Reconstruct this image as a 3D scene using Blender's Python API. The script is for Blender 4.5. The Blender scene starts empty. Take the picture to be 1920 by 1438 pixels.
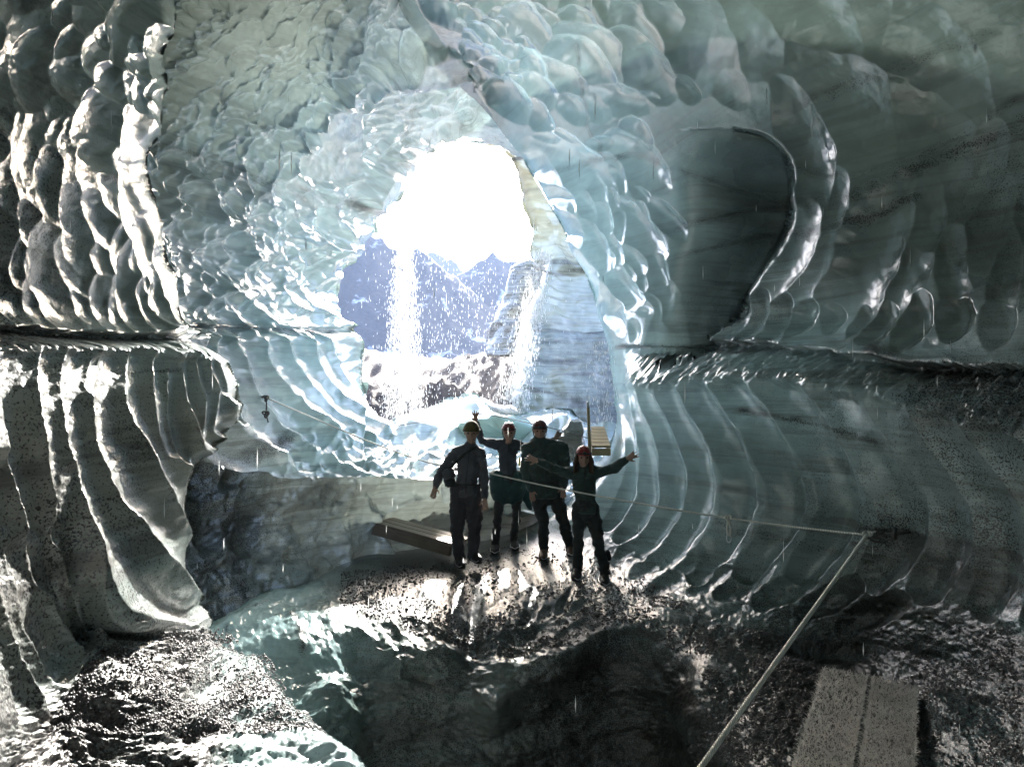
import bpy, bmesh, math, random
import numpy as np
from mathutils import Vector, Matrix

random.seed(7)
rng = np.random.default_rng(11)
R = math.radians
scene = bpy.context.scene
COL = scene.collection

# ------------------------------------------------------------------ camera, sky, sun, exposure
CAM_Z = 2.2
FPX = 1144.0                       # focal length in pixels of the 1920 px wide photograph
cam_d = bpy.data.cameras.new('camera')
cam_d.sensor_width = 36.0
cam_d.lens = 36.0 * FPX / 1920.0
cam_d.clip_start = 0.05
cam_d.clip_end = 9000.0
cam = bpy.data.objects.new('camera', cam_d)
cam.location = (0, 0, CAM_Z)
cam.rotation_euler = (R(90), 0, 0)
COL.objects.link(cam)
scene.camera = cam

SUN_EL, SUN_AZ = 25.0, 1.5        # azimuth from +Y towards +X
world = bpy.data.worlds.new('World')
scene.world = world
world.use_nodes = True
wn = world.node_tree
bg = wn.nodes['Background']
sky = wn.nodes.new('ShaderNodeTexSky')
sky.sky_type = 'NISHITA'
sky.sun_disc = False
sky.sun_elevation = R(SUN_EL)
sky.sun_rotation = R(SUN_AZ)
sky.air_density = 0.75
sky.ozone_density = 0.9
sky.dust_density = 3.5
wn.links.new(sky.outputs[0], bg.inputs[0])
bg.inputs[1].default_value = 0.15

sun_d = bpy.data.lights.new('sun', 'SUN')
sun_d.energy = 4.0
sun_d.angle = R(0.53)
sun_d.color = (1.0, 0.96, 0.90)
sun = bpy.data.objects.new('sun', sun_d)
sv = Vector((math.sin(R(SUN_AZ)) * math.cos(R(SUN_EL)), math.cos(R(SUN_AZ)) * math.cos(R(SUN_EL)), math.sin(R(SUN_EL))))
sun.rotation_euler = (-sv).to_track_quat('-Z', 'Y').to_euler()
sun.location = (0, 30, 30)
COL.objects.link(sun)

vs = scene.view_settings
vs.view_transform = 'Standard'
vs.look = 'None'
vs.exposure = 3.2
vs.gamma = 1.0
vs.use_curve_mapping = False
scene.cycles.max_bounces = 8
scene.cycles.diffuse_bounces = 5
scene.cycles.glossy_bounces = 4
scene.cycles.transmission_bounces = 6
scene.cycles.caustics_reflective = False
scene.cycles.caustics_refractive = False
scene.cycles.sample_clamp_indirect = 6.0
scene.cycles.use_denoising = True

# ------------------------------------------------------------------ helpers
def at(px, py, Y):
    """a photograph pixel at distance Y in front of the camera, as a point of the place"""
    return Vector(((px - 960.0) / FPX * Y, Y, CAM_Z - (py - 719.0) / FPX * Y))

def tag(o, label=None, cat=None, group=None, kind=None):
    if label: o['label'] = label
    if cat: o['category'] = cat
    if group: o['group'] = group
    if kind: o['kind'] = kind
    return o

def empty(name, loc=(0, 0, 0)):
    o = bpy.data.objects.new(name, None)
    o.location = loc
    o.empty_display_size = 0.1
    COL.objects.link(o)
    return o

def link(name, me, mat=None, parent=None, smooth=True):
    if mat: me.materials.append(mat)
    if smooth:
        me.polygons.foreach_set('use_smooth', np.ones(len(me.polygons), dtype=bool))
    o = bpy.data.objects.new(name, me)
    COL.objects.link(o)
    if parent is not None:
        o.parent = parent
        o.matrix_parent_inverse = Matrix.Translation(-Vector(parent.location))
    return o

def pydata(name, v, f, mat=None, parent=None, smooth=False):
    me = bpy.data.meshes.new(name)
    me.from_pydata([tuple(p) for p in v], [], f)
    me.update()
    return link(name, me, mat, parent, smooth)

def catmull(pts, n=10, closed=False):
    P = np.array(pts, float)
    out = []
    N = len(P)
    segs = N if closed else N - 1
    for i in range(segs):
        if closed:
            p0, p1, p2, p3 = P[(i - 1) % N], P[i], P[(i + 1) % N], P[(i + 2) % N]
        else:
            p0, p1, p2, p3 = P[max(i - 1, 0)], P[i], P[i + 1], P[min(i + 2, N - 1)]
        for k in range(n):
            t = k / n
            out.append(0.5 * ((2 * p1) + (-p0 + p2) * t + (2 * p0 - 5 * p1 + 4 * p2 - p3) * t * t + (-p0 + 3 * p1 - 3 * p2 + p3) * t ** 3))
    if not closed: out.append(P[-1])
    return np.array(out)

def sstep(a, b, x):
    t = np.clip((x - a) / (b - a), 0, 1)
    return t * t * (3 - 2 * t)

_perm = {}
def vnoise(x, y, seed=0):
    """smooth 2-D lattice noise in 0..1"""
    if seed not in _perm:
        _perm[seed] = np.random.default_rng(1000 + seed).random((257, 257)).astype(np.float32)
    T = _perm[seed]
    xi = np.floor(x).astype(int); yi = np.floor(y).astype(int)
    fx = (x - xi); fy = (y - yi)
    fx = fx * fx * fx * (fx * (fx * 6 - 15) + 10); fy = fy * fy * fy * (fy * (fy * 6 - 15) + 10)
    x0 = xi % 256; y0 = yi % 256; x1 = (xi + 1) % 256; y1 = (yi + 1) % 256
    return (T[y0, x0] * (1 - fx) + T[y0, x1] * fx) * (1 - fy) + (T[y1, x0] * (1 - fx) + T[y1, x1] * fx) * fy

def fbm(x, y, oct=4, seed=0, gain=0.5):
    s = 0; a = 1; t = 0
    for k in range(oct):
        s = s + a * (vnoise(x * 2 ** k + 17.3 * k, y * 2 ** k - 9.1 * k, seed + k) - 0.5)
        t += a; a *= gain
    return s / t * 2          # about -1..1

def tps_fit(P, V, lam=1e-3):
    P = np.array(P, float) / 500.0; V = np.array(V, float)
    n = len(P)
    d = np.linalg.norm(P[:, None] - P[None], axis=2)
    K = np.where(d > 0, d * d * np.log(d + 1e-12), 0) + lam * np.eye(n)
    A = np.zeros((n + 3, n + 3)); A[:n, :n] = K
    A[:n, n] = 1; A[:n, n + 1:] = P; A[n, :n] = 1; A[n + 1:, :n] = P.T
    w = np.linalg.solve(A, np.concatenate([V, [0, 0, 0]]))
    return P, w

def tps_eval(fit, x, y):
    P, w = fit
    x = x / 500.0; y = y / 500.0
    s = w[-3] + w[-2] * x + w[-1] * y
    for (px, py), c in zip(P, w[:-3]):
        r2 = (x - px) ** 2 + (y - py) ** 2
        s = s + c * 0.5 * r2 * np.log(r2 + 1e-12)
    return s

def blend(ctrl, x, y, sigma):
    """normalised gaussian mix of (px, py, value) samples"""
    num = np.zeros_like(x); den = np.full_like(x, 1e-9)
    for px, py, v in ctrl:
        w = np.exp(-((x - px) ** 2 + (y - py) ** 2) / (2 * sigma * sigma)) + 1e-7 / (1 + ((x - px) ** 2 + (y - py) ** 2) / 1e4)
        num += w * v; den += w
    return num / den

def inside(poly, x, y):
    r = np.zeros(x.shape, bool)
    n = len(poly)
    for i in range(n):
        x1, y1 = poly[i]; x2, y2 = poly[(i + 1) % n]
        if y1 == y2: continue
        c = ((y1 > y) != (y2 > y)) & (x < (x2 - x1) * (y - y1) / (y2 - y1) + x1)
        r ^= c
    return r

def dist_poly(pl, x, y, closed=False):
    """distance to a polyline, and the nearest point"""
    best = np.full(x.shape, 1e18); bx = np.zeros(x.shape); by = np.zeros(x.shape)
    n = len(pl)
    for i in range(n if closed else n - 1):
        x1, y1 = pl[i]; x2, y2 = pl[(i + 1) % n]
        dx, dy = x2 - x1, y2 - y1
        L = dx * dx + dy * dy
        if L < 1e-9: continue
        t = np.clip(((x - x1) * dx + (y - y1) * dy) / L, 0, 1)
        qx = x1 + t * dx; qy = y1 + t * dy
        d = (x - qx) ** 2 + (y - qy) ** 2
        m = d < best
        best = np.where(m, d, best); bx = np.where(m, qx, bx); by = np.where(m, qy, by)
    return np.sqrt(best), bx, by

class Sheet:
    """a curved ice or ground surface sampled densely where the picture can see it"""
    def __init__(s, name, poly, ctrl, step=2.0, rough=2.0, holes=(), smooth_poly=4):
        s.name = name
        pl = catmull(poly, smooth_poly, True)
        j = np.stack([fbm(pl[:, 0] / 14, pl[:, 1] / 14, 2, 31), fbm(pl[:, 0] / 14, pl[:, 1] / 14, 2, 37)], 1) * rough
        s.poly = pl + j
        s.holes = [catmull(h, smooth_poly, True) for h in holes]
        x0, y0 = s.poly.min(0) - 4; x1, y1 = s.poly.max(0) + 4
        s.xs = np.arange(x0, x1, step); s.ys = np.arange(y0, y1, step)
        s.X, s.Y = np.meshgrid(s.xs, s.ys)
        s.x0, s.y0, s.step = x0, y0, step
        s.ok = inside(s.poly, s.X, s.Y)
        for h in s.holes: s.ok &= ~inside(h, s.X, s.Y)
        s.fit = tps_fit([c[:2] for c in ctrl], [1.0 / c[2] for c in ctrl])
        s.D = 1.0 / np.clip(tps_eval(s.fit, s.X, s.Y), 1 / 30.0, 1 / 0.7)
        s.h = np.zeros_like(s.X)          # along the normal, metres, towards the viewer's side
        s.push = np.zeros_like(s.X)       # away along the ray, metres
        s.cap = .02 * s.D                 # crests between scoops may rise this high
        s.cups = s.cap.copy()
        s.cell = np.zeros_like(s.X)
        wx = fbm(s.X / 45, s.Y / 45, 3, 41) ; wy = fbm(s.X / 45, s.Y / 45, 3, 47)
        s.wx, s.wy = wx, wy
        s.warp = 9.0
        s.attr = {}
    def depth_at(s, px, py):
        return float(1.0 / np.clip(tps_eval(s.fit, np.array([float(px)]), np.array([float(py)])), 1 / 30.0, 1 / 0.7)[0])
    def win(s, x0, y0, x1, y1):
        i0 = max(0, int((x0 - s.x0) / s.step)); i1 = min(len(s.xs), int((x1 - s.x0) / s.step) + 2)
        j0 = max(0, int((y0 - s.y0) / s.step)); j1 = min(len(s.ys), int((y1 - s.y0) / s.step) + 2)
        return (slice(j0, j1), slice(i0, i1)) if i1 > i0 and j1 > j0 else None
    def cup(s, cx, cy, a, b, ang, ratio=0.35, skew=0.0):
        """an oval scoop: half length a, half width b, long axis at ang degrees, skew moves its deepest point"""
        rr = 1.7 * max(a, b) + 12
        w = s.win(cx - rr, cy - rr, cx + rr, cy + rr)
        if w is None: return
        x = s.X[w] + s.wx[w] * s.warp - cx; y = s.Y[w] + s.wy[w] * s.warp - cy
        c, sn = math.cos(R(ang)), math.sin(R(ang))
        u = (x * c + y * sn) / a; v = (-x * sn + y * c) / b
        q = u * u + v * v
        A = 1.5 * ratio * b * s.depth_at(cx, cy) / FPX
        hh = A * (q - 1 + skew * v * (1 - np.clip(q, 0, 1)))
        s.cups[w] = np.minimum(s.cups[w], hh)
    def flute(s, pts, wpx, ratio=0.35, taper=0.6):
        pl = catmull(pts, 8)
        rr = wpx * 1.7 + 12
        w = s.win(pl[:, 0].min() - rr, pl[:, 1].min() - rr, pl[:, 0].max() + rr, pl[:, 1].max() + rr)
        if w is None: return
        x = s.X[w] + s.wx[w] * s.warp * .7; y = s.Y[w] + s.wy[w] * s.warp * .7
        best = np.full(x.shape, 1e9)
        n = len(pl)
        for i in range(n - 1):
            x1, y1 = pl[i]; x2, y2 = pl[i + 1]
            dx, dy = x2 - x1, y2 - y1
            L = dx * dx + dy * dy + 1e-9
            t = np.clip(((x - x1) * dx + (y - y1) * dy) / L, 0, 1)
            u = (i + t) / (n - 1)
            ww = wpx * (1 - (1 - taper) * (2 * np.abs(u - 0.35)) ** 2)
            best = np.minimum(best, ((x - x1 - t * dx) ** 2 + (y - y1 - t * dy) ** 2) / (ww * ww))
        m = pl[n // 2]
        A = 1.35 * ratio * wpx * s.depth_at(m[0], m[1]) / FPX
        s.cups[w] = np.minimum(s.cups[w], A * (best - 1))
    def scatter(s, region, size, aspect, ang, ratio=0.3, jit=0.35, seed=1, sizevar=0.35, angvar=18, dens=1.0):
        """scoops strewn over a region; size is the half width in photograph pixels"""
        r = np.random.default_rng(seed)
        reg = np.array(region, float)
        cx, cy = reg.mean(0)
        L = np.abs(reg - [cx, cy]).max() * 1.5
        c, sn = math.cos(R(ang)), math.sin(R(ang))
        du = size * aspect * 1.55 / dens; dv = size * 1.55 / dens
        nu, nv = int(L / du) + 1, int(L / dv) + 1
        k = 0
        P = []
        for iv in range(-nv, nv + 1):
            for iu in range(-nu, nu + 1):
                u = (iu + 0.5 * (iv % 2) + r.uniform(-jit, jit)) * du
                v = (iv + r.uniform(-jit, jit)) * dv
                P.append((cx + u * c - v * sn, cy + u * sn + v * c))
        P = np.array(P)
        m = inside(reg, P[:, 0], P[:, 1])
        for x, y in P[m]:
            f = math.exp(r.normal(0, sizevar))
            f = min(max(f, 0.55), 1.8)
            s.cup(x, y, size * aspect * f * r.uniform(.85, 1.2), size * f, ang + r.normal(0, angvar), ratio * r.uniform(.7, 1.25), r.uniform(-.5, .1))
    def rim(s, pts, width, depth, n=6):
        pl = catmull(pts, n)
        w = s.win(pl[:, 0].min() - width, pl[:, 1].min() - width, pl[:, 0].max() + width, pl[:, 1].max() + width)
        if w is None: return
        d, _, _ = dist_poly(pl, s.X[w], s.Y[w])
        t = np.clip(1 - d / width, 0, 1)
        s.push[w] = np.maximum(s.push[w], depth * (1 - np.sqrt(1 - t * t)))
    def layer(s, mask=1.0):
        s.h += (s.cups - s.cap) * mask
        s.cups = s.cap.copy()
    def stroke(s, key, pts, width, val, soft=True, noise=0.5):
        pl = catmull(pts, 6)
        w = s.win(pl[:, 0].min() - width * 2, pl[:, 1].min() - width * 2, pl[:, 0].max() + width * 2, pl[:, 1].max() + width * 2)
        if w is None: return
        x = s.X[w]; y = s.Y[w]
        d, _, _ = dist_poly(pl, x, y)
        k = np.exp(-(d / width) ** 2 * 1.4) * (1 - noise + noise * 2 * vnoise(x / 18, y / 9, 61))
        s.attr[key][w] = np.clip(s.attr[key][w] * (1 - np.clip(k, 0, 1)) + val * np.clip(k, 0, 1), 0, 1)
    def set_attr(s, key, ctrl, sigma=110):
        s.attr[key] = blend(ctrl, s.X, s.Y, sigma)
    def normals(s, D):
        Px = (s.X - 960) / FPX * D; Py = D; Pz = CAM_Z - (s.Y - 719) / FPX * D
        P = np.stack([Px, Py, Pz], -1)
        du = np.gradient(P, axis=1); dv = np.gradient(P, axis=0)
        n = np.cross(du, dv)
        n /= np.linalg.norm(n, axis=-1, keepdims=True) + 1e-12
        view = P - np.array([0, 0, CAM_Z])
        flip = (n * view).sum(-1) > 0
        n[flip] *= -1
        return P, n
    def build(s, mat, parent=None):
        ok = s.ok
        # keep every quad that touches the inside, then pull its outer corners onto the outline
        q = ok[:-1, :-1] | ok[1:, :-1] | ok[:-1, 1:] | ok[1:, 1:]
        used = np.zeros_like(ok)
        used[:-1, :-1] |= q; used[1:, :-1] |= q; used[:-1, 1:] |= q; used[1:, 1:] |= q
        P, n = s.normals(s.D)
        snap = used & ~ok
        X = s.X.copy(); Y = s.Y.copy()
        if snap.any():
            xs, ys = X[snap], Y[snap]
            d, bx, by = dist_poly(s.poly, xs, ys, True)
            for h in s.holes:
                d2, bx2, by2 = dist_poly(h, xs, ys, True)
                m = d2 < d
                bx = np.where(m, bx2, bx); by = np.where(m, by2, by); d = np.minimum(d, d2)
            X[snap] = bx; Y[snap] = by
        D = s.D + s.push
        V = np.stack([(X - 960) / FPX * D, D, CAM_Z - (Y - 719) / FPX * D], -1)
        V = V + n * (s.h + s.cups - s.cap * .5)[..., None]
        idx = np.full(ok.shape, -1, np.int64)
        idx[used] = np.arange(used.sum())
        v = V[used]
        j, i = np.nonzero(q)
        F = np.stack([idx[j, i], idx[j + 1, i], idx[j + 1, i + 1], idx[j, i + 1]], 1)
        me = bpy.data.meshes.new(s.name)
        me.vertices.add(len(v)); me.vertices.foreach_set('co', v.astype(np.float32).ravel())
        me.loops.add(F.size); me.loops.foreach_set('vertex_index', F.astype(np.int32).ravel())
        me.polygons.add(len(F)); me.polygons.foreach_set('loop_start', np.arange(0, F.size, 4, dtype=np.int32))
        me.polygons.foreach_set('loop_total', np.full(len(F), 4, np.int32))
        me.update(calc_edges=True)
        for k, a in s.attr.items():
            at_ = me.attributes.new(k, 'FLOAT', 'POINT')
            at_.data.foreach_set('value', a[used].astype(np.float32))
        dn_ = me.attributes.new('deep_normal', 'FLOAT_VECTOR', 'POINT')
        dn_.data.foreach_set('vector', n[used].astype(np.float32).ravel())
        o = link(s.name, me, mat, parent)
        o['kind'] = 'structure'
        s.V = V
        return o
    def point(s, px, py):
        """the finished surface's point that the pixel sees"""
        j = int(round((py - s.y0) / s.step)); i = int(round((px - s.x0) / s.step))
        return Vector(s.V[j, i])

# ------------------------------------------------------------------ materials
def new_mat(name):
    m = bpy.data.materials.new(name)
    m.use_nodes = True
    nt = m.node_tree
    return m, nt, nt.nodes['Principled BSDF'], nt.nodes['Material Output']

def N(nt, t, **kw):
    n = nt.nodes.new(t)
    for k, v in kw.items():
        if k.startswith('i_'):
            n.inputs[k[2:].replace('_', ' ')].default_value = v
        else: setattr(n, k, v)
    return n

def mathn(nt, op, a, b=None, clamp=False):
    n = nt.nodes.new('ShaderNodeMath'); n.operation = op; n.use_clamp = clamp
    for k, v in enumerate((a, b)):
        if v is None: continue
        if isinstance(v, (int, float)): n.inputs[k].default_value = v
        else: nt.links.new(v, n.inputs[k])
    return n.outputs[0]

def mixc(nt, f, a, b):
    n = nt.nodes.new('ShaderNodeMix'); n.data_type = 'RGBA'
    for k, v in ((0, f), (6, a), (7, b)):
        if isinstance(v, (int, float)): n.inputs[k].default_value = v
        elif isinstance(v, tuple): n.inputs[k].default_value = (*v, 1)
        else: nt.links.new(v, n.inputs[k])
    return n.outputs[2]

def ramp(nt, f, stops):
    n = nt.nodes.new('ShaderNodeValToRGB')
    el = n.color_ramp.elements
    while len(el) > 1: el.remove(el[-1])
    for k, (p, c) in enumerate(stops):
        e = el[0] if k == 0 else el.new(p)
        e.position = p
        e.color = (c, c, c, 1) if isinstance(c, (int, float)) else (*c, 1)
    nt.links.new(f, n.inputs[0])
    return n.outputs[0]

def noise(nt, vec, scale, detail=3, rough=.55, dist=0.0):
    n = N(nt, 'ShaderNodeTexNoise'); n.inputs['Scale'].default_value = scale
    n.inputs['Detail'].default_value = detail; n.inputs['Roughness'].default_value = rough
    n.inputs['Distortion'].default_value = dist
    nt.links.new(vec, n.inputs['Vector'])
    return n.outputs['Fac']

def scaled(nt, vec, sc, rot=(0, 0, 0)):
    n = N(nt, 'ShaderNodeMapping'); n.inputs['Scale'].default_value = sc; n.inputs['Rotation'].default_value = rot
    nt.links.new(vec, n.inputs['Vector'])
    return n.outputs[0]

def ice_material(name, clean=(.35, .375, .335), aqua=(.26, .42, .40), ash=(.045, .043, .042), tilt=(0.0, 0.12, 0.0),
                 bump=0.5, grit_scale=95.0, rough=(.07, .34), trans=(.67, .80, .71), strata=1.0, spec=.7, coat=1.0, deep=True):
    m, nt, p, out = new_mat(name)
    geo = N(nt, 'ShaderNodeNewGeometry')
    P = geo.outputs['Position']
    dirt = N(nt, 'ShaderNodeAttribute', attribute_name='dirt').outputs['Fac']  # ash and grit, also shade painted into recesses
    thin = N(nt, 'ShaderNodeAttribute', attribute_name='thin').outputs['Fac']
    tint = N(nt, 'ShaderNodeAttribute', attribute_name='tint').outputs['Fac']
    # layers of ash frozen into the ice: thin, almost level, warped
    lay = scaled(nt, P, (.22, .22, 3.2), tilt)
    l1 = noise(nt, lay, 1.6, 5, .62, .35)
    l2 = noise(nt, scaled(nt, P, (.5, .5, 12), tilt), 1.5, 4, .6, .2)
    lm = mathn(nt, 'MULTIPLY', ramp(nt, l1, [(.40, 1.0), (.47, .15), (.60, 0.0), (.68, .35), (.74, .05)]), strata, True)
    lf = mathn(nt, 'MULTIPLY', ramp(nt, l2, [(.36, 1.0), (.5, 0.0)]), .55 * strata)
    # black grit: strewn grains, in clouds
    g1 = noise(nt, P, grit_scale, 2, .6)
    g2 = noise(nt, P, 3.0, 4, .6, .4)
    thr = mathn(nt, 'ADD', mathn(nt, 'MULTIPLY', dirt, .30), mathn(nt, 'MULTIPLY', g2, .34))
    grit = mathn(nt, 'MULTIPLY', mathn(nt, 'SUBTRACT', mathn(nt, 'ADD', thr, .10), g1), 14.0, True)
    grit = mathn(nt, 'MULTIPLY', grit, mathn(nt, 'MULTIPLY', dirt, 1.5, True), True)
    body = mixc(nt, tint, clean, aqua)
    mott = noise(nt, P, 1.3, 4, .6, .6)
    body = mixc(nt, mathn(nt, 'MULTIPLY', ramp(nt, mott, [(.35, 0.0), (.68, 1.0)]), .45), body, tuple(c * .55 for c in clean))
    pale = N(nt, 'ShaderNodeAttribute', attribute_name='pale').outputs['Fac']      # white, bubbly ice and frozen crust; also painted glow and glints
    pn = mathn(nt, 'MULTIPLY', pale, mathn(nt, 'ADD', .35, mathn(nt, 'MULTIPLY', noise(nt, P, 5.0, 4, .6, .4), 1.1)), True)
    body = mixc(nt, pn, body, mixc(nt, tint, (.72, .76, .76), (.50, .76, .82)))
    lay_f = mathn(nt, 'MULTIPLY', mathn(nt, 'ADD', lm, lf, True), mathn(nt, 'ADD', mathn(nt, 'MULTIPLY', dirt, .8), .18), True)
    c = mixc(nt, lay_f, body, (.075, .07, .063))
    haz = mathn(nt, 'MULTIPLY', mathn(nt, 'POWER', dirt, 1.6), .62)
    c = mixc(nt, haz, c, tuple(a * 1.7 for a in ash))
    c = mixc(nt, grit, c, tuple(a * .5 for a in ash))
    nt.links.new(c, p.inputs['Base Color'])
    r = mathn(nt, 'ADD', mathn(nt, 'MULTIPLY', mathn(nt, 'POWER', dirt, .8), rough[1] - rough[0]), rough[0])
    r = mathn(nt, 'ADD', r, mathn(nt, 'MULTIPLY', noise(nt, P, 2.2, 3), .10))
    nt.links.new(r, p.inputs['Roughness'])
    p.inputs['IOR'].default_value = 1.42
    nt.links.new(mathn(nt, 'MULTIPLY', mathn(nt, 'SUBTRACT', 1.0, mathn(nt, 'MULTIPLY', dirt, .55)), spec), p.inputs['Specular IOR Level'])
    nt.links.new(mathn(nt, 'MULTIPLY', mathn(nt, 'SUBTRACT', 1.0, mathn(nt, 'MULTIPLY', mathn(nt, 'POWER', dirt, 2.0), .55), True), coat), p.inputs['Coat Weight'])
    p.inputs['Coat Roughness'].default_value = .05
    p.inputs['Coat IOR'].default_value = 1.6
    # relief: melt dimples and grains
    b1 = noise(nt, P, 9.0, 4, .55, .3)
    b2 = noise(nt, P, grit_scale * .8, 3, .65)
    hgt = mathn(nt, 'ADD', mathn(nt, 'MULTIPLY', b1, mathn(nt, 'ADD', .007, mathn(nt, 'MULTIPLY', dirt, .002))), mathn(nt, 'MULTIPLY', b2, mathn(nt, 'ADD', mathn(nt, 'MULTIPLY', dirt, .007), .0008)))
    bn = N(nt, 'ShaderNodeBump'); bn.inputs['Strength'].default_value = bump; bn.inputs['Distance'].default_value = 1.0
    nt.links.new(hgt, bn.inputs['Height'])
    nt.links.new(bn.outputs[0], p.inputs['Normal'])
    nt.links.new(bn.outputs[0], p.inputs['Coat Normal'])
    # light that comes through the ice from outside, more where the ice is thin and clean
    tr = N(nt, 'ShaderNodeBsdfTranslucent')
    tcol = mixc(nt, tint, trans, (.58, .78, .73))
    tcol = mixc(nt, mathn(nt, 'MULTIPLY', lay_f, .75), tcol, (.10, .09, .07))
    tcol = mixc(nt, mathn(nt, 'MULTIPLY', ramp(nt, mott, [(.35, 0.0), (.68, 1.0)]), .5), tcol, tuple(c_ * .45 for c_ in trans))
    nt.links.new(tcol, tr.inputs['Color'])
    if deep:      # light spreads in the thick ice before it comes out, so the scoops of the surface do not modulate it
        nt.links.new(N(nt, 'ShaderNodeAttribute', attribute_name='deep_normal').outputs['Vector'], tr.inputs['Normal'])
    mx = N(nt, 'ShaderNodeMixShader')
    thin = mathn(nt, 'ADD', mathn(nt, 'MULTIPLY', mathn(nt, 'POWER', thin, 2.2), .42), mathn(nt, 'MULTIPLY', thin, .20))
    f = mathn(nt, 'MULTIPLY', thin, mathn(nt, 'SUBTRACT', 1.0, mathn(nt, 'MULTIPLY', mathn(nt, 'ADD', grit, haz, True), .85)), True)
    nt.links.new(f, mx.inputs[0]); nt.links.new(p.outputs[0], mx.inputs[1]); nt.links.new(tr.outputs[0], mx.inputs[2])
    nt.links.new(mx.outputs[0], out.inputs['Surface'])
    return m

def plain_mat(name, col, rough=.6, var=.25, scale=20, bump=.0, spec=.4, metallic=0.0, bscale=None, sheen=0.0):
    m, nt, p, out = new_mat(name)
    tc = N(nt, 'ShaderNodeTexCoord').outputs['Object']
    n = noise(nt, tc, scale, 4)
    c = mixc(nt, n, tuple(x * (1 - var) for x in col), tuple(min(1, x * (1 + var)) for x in col))
    nt.links.new(c, p.inputs['Base Color'])
    p.inputs['Roughness'].default_value = rough
    p.inputs['Specular IOR Level'].default_value = spec
    p.inputs['Metallic'].default_value = metallic
    if sheen: p.inputs['Sheen Weight'].default_value = sheen
    if bump:
        bn = N(nt, 'ShaderNodeBump'); bn.inputs['Strength'].default_value = bump; bn.inputs['Distance'].default_value = .01
        nt.links.new(noise(nt, tc, bscale or scale * 3, 4), bn.inputs['Height'])
        nt.links.new(bn.outputs[0], p.inputs['Normal'])
    return m
# ------------------------------------------------------------------ the cave
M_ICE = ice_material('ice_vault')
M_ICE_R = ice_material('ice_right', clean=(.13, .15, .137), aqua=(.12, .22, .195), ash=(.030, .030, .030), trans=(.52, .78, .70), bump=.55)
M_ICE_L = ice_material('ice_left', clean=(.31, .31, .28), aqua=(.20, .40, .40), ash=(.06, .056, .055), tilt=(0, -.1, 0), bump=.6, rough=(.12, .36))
M_GROUND_ICE = ice_material('ice_floor', clean=(.22, .27, .27), aqua=(.16, .46, .52), ash=(.040, .038, .040), bump=.9, grit_scale=45, rough=(.16, .42))

RC = [(905, 190, 10.8), (800, 60, 7.6), (700, -100, 5.8), (1000, 330, 11), (1040, 400, 10.9), (1075, 480, 10.6), (1110, 560, 10.3), (1140, 640, 9.9), (1152, 720, 9.5), (1157, 790, 9.1), (1110, 880, 8.7), (1062, 945, 8.45),
      (1000, 985, 8.55), (920, 1012, 8.55), (850, 1022, 8.3), (700, 1036, 7.9), (650, 1055, 7.4), (560, 1100, 6.55), (480, 1125, 6.05), (388, 1175, 5.4), (870, 1065, 7.27), (1135, 1092, 6.76), (1010, 1050, 7.6),
      (1085, 1083, 6.9), (930, 1040, 7.84), (700, 1110, 6.4), (900, 1130, 6.1), (1100, 1140, 6.0), (700, 1190, 5.5), (900, 1220, 5.3), (560, 1180, 5.6), (1060, 1210, 5.35), (1250, 1180, 5.46), (700, 1438, 4.65), (450, 1280, 4.7), (560, 1438, 4.2),
      (900, 1330, 5.0), (900, 1438, 4.85), (1150, 1290, 5.1), (1150, 1438, 4.85), (1330, 1290, 4.42), (1340, 1230, 4.95), (1400, 1250, 4.74), (1300, 1438, 4.4), (1400, 1438, 3.55), (1600, 1350, 3.98), (1600, 1250, 4.74), (1600, 1438, 3.5),
      (1750, 1300, 4.05), (1920, 1438, 2.95), (1920, 1200, 3.6), (1920, 950, 3.8), (1920, 560, 3.95), (1920, 690, 3.8), (1920, 790, 3.75), (1920, 300, 4.6), (1920, 0, 4.3), (1700, 1140, 4.5), (1720, 950, 4.6), (1540, 1150, 5.15), (1450, 1160, 5.3), (1500, 1000, 5.5), (1500, 760, 5.8), (1700, 560, 4.85), (1700, 700, 4.7), (1700, 780, 4.6), (1920, 430, 4.4), (1700, 430, 5.1), (1700, 300, 5.2),
      (1700, 0, 4.75), (1500, 0, 5.2), (1500, 400, 6.0), (1490, 300, 6.1), (1430, 540, 6.6), (1340, 660, 7.4), (1300, 0, 5.4), (1300, 150, 6.7), (1100, 0, 6.0), (1100, 200, 8.3), (950, 0, 6.3), (1200, 400, 8.9), (1200, 600, 8.9), (1250, 720, 8.2),
      (1300, 850, 7.4), (1250, 950, 7.4), (1300, 1060, 6.3), (1190, 900, 8.1), (1150, 1000, 7.7), (1380, 1100, 5.75)]
R_EDGE = catmull([(640, -220), (740, -70), (790, 20), (845, 95), (880, 145), (905, 185), (940, 236), (985, 305), (1008, 345)], 6)
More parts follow.
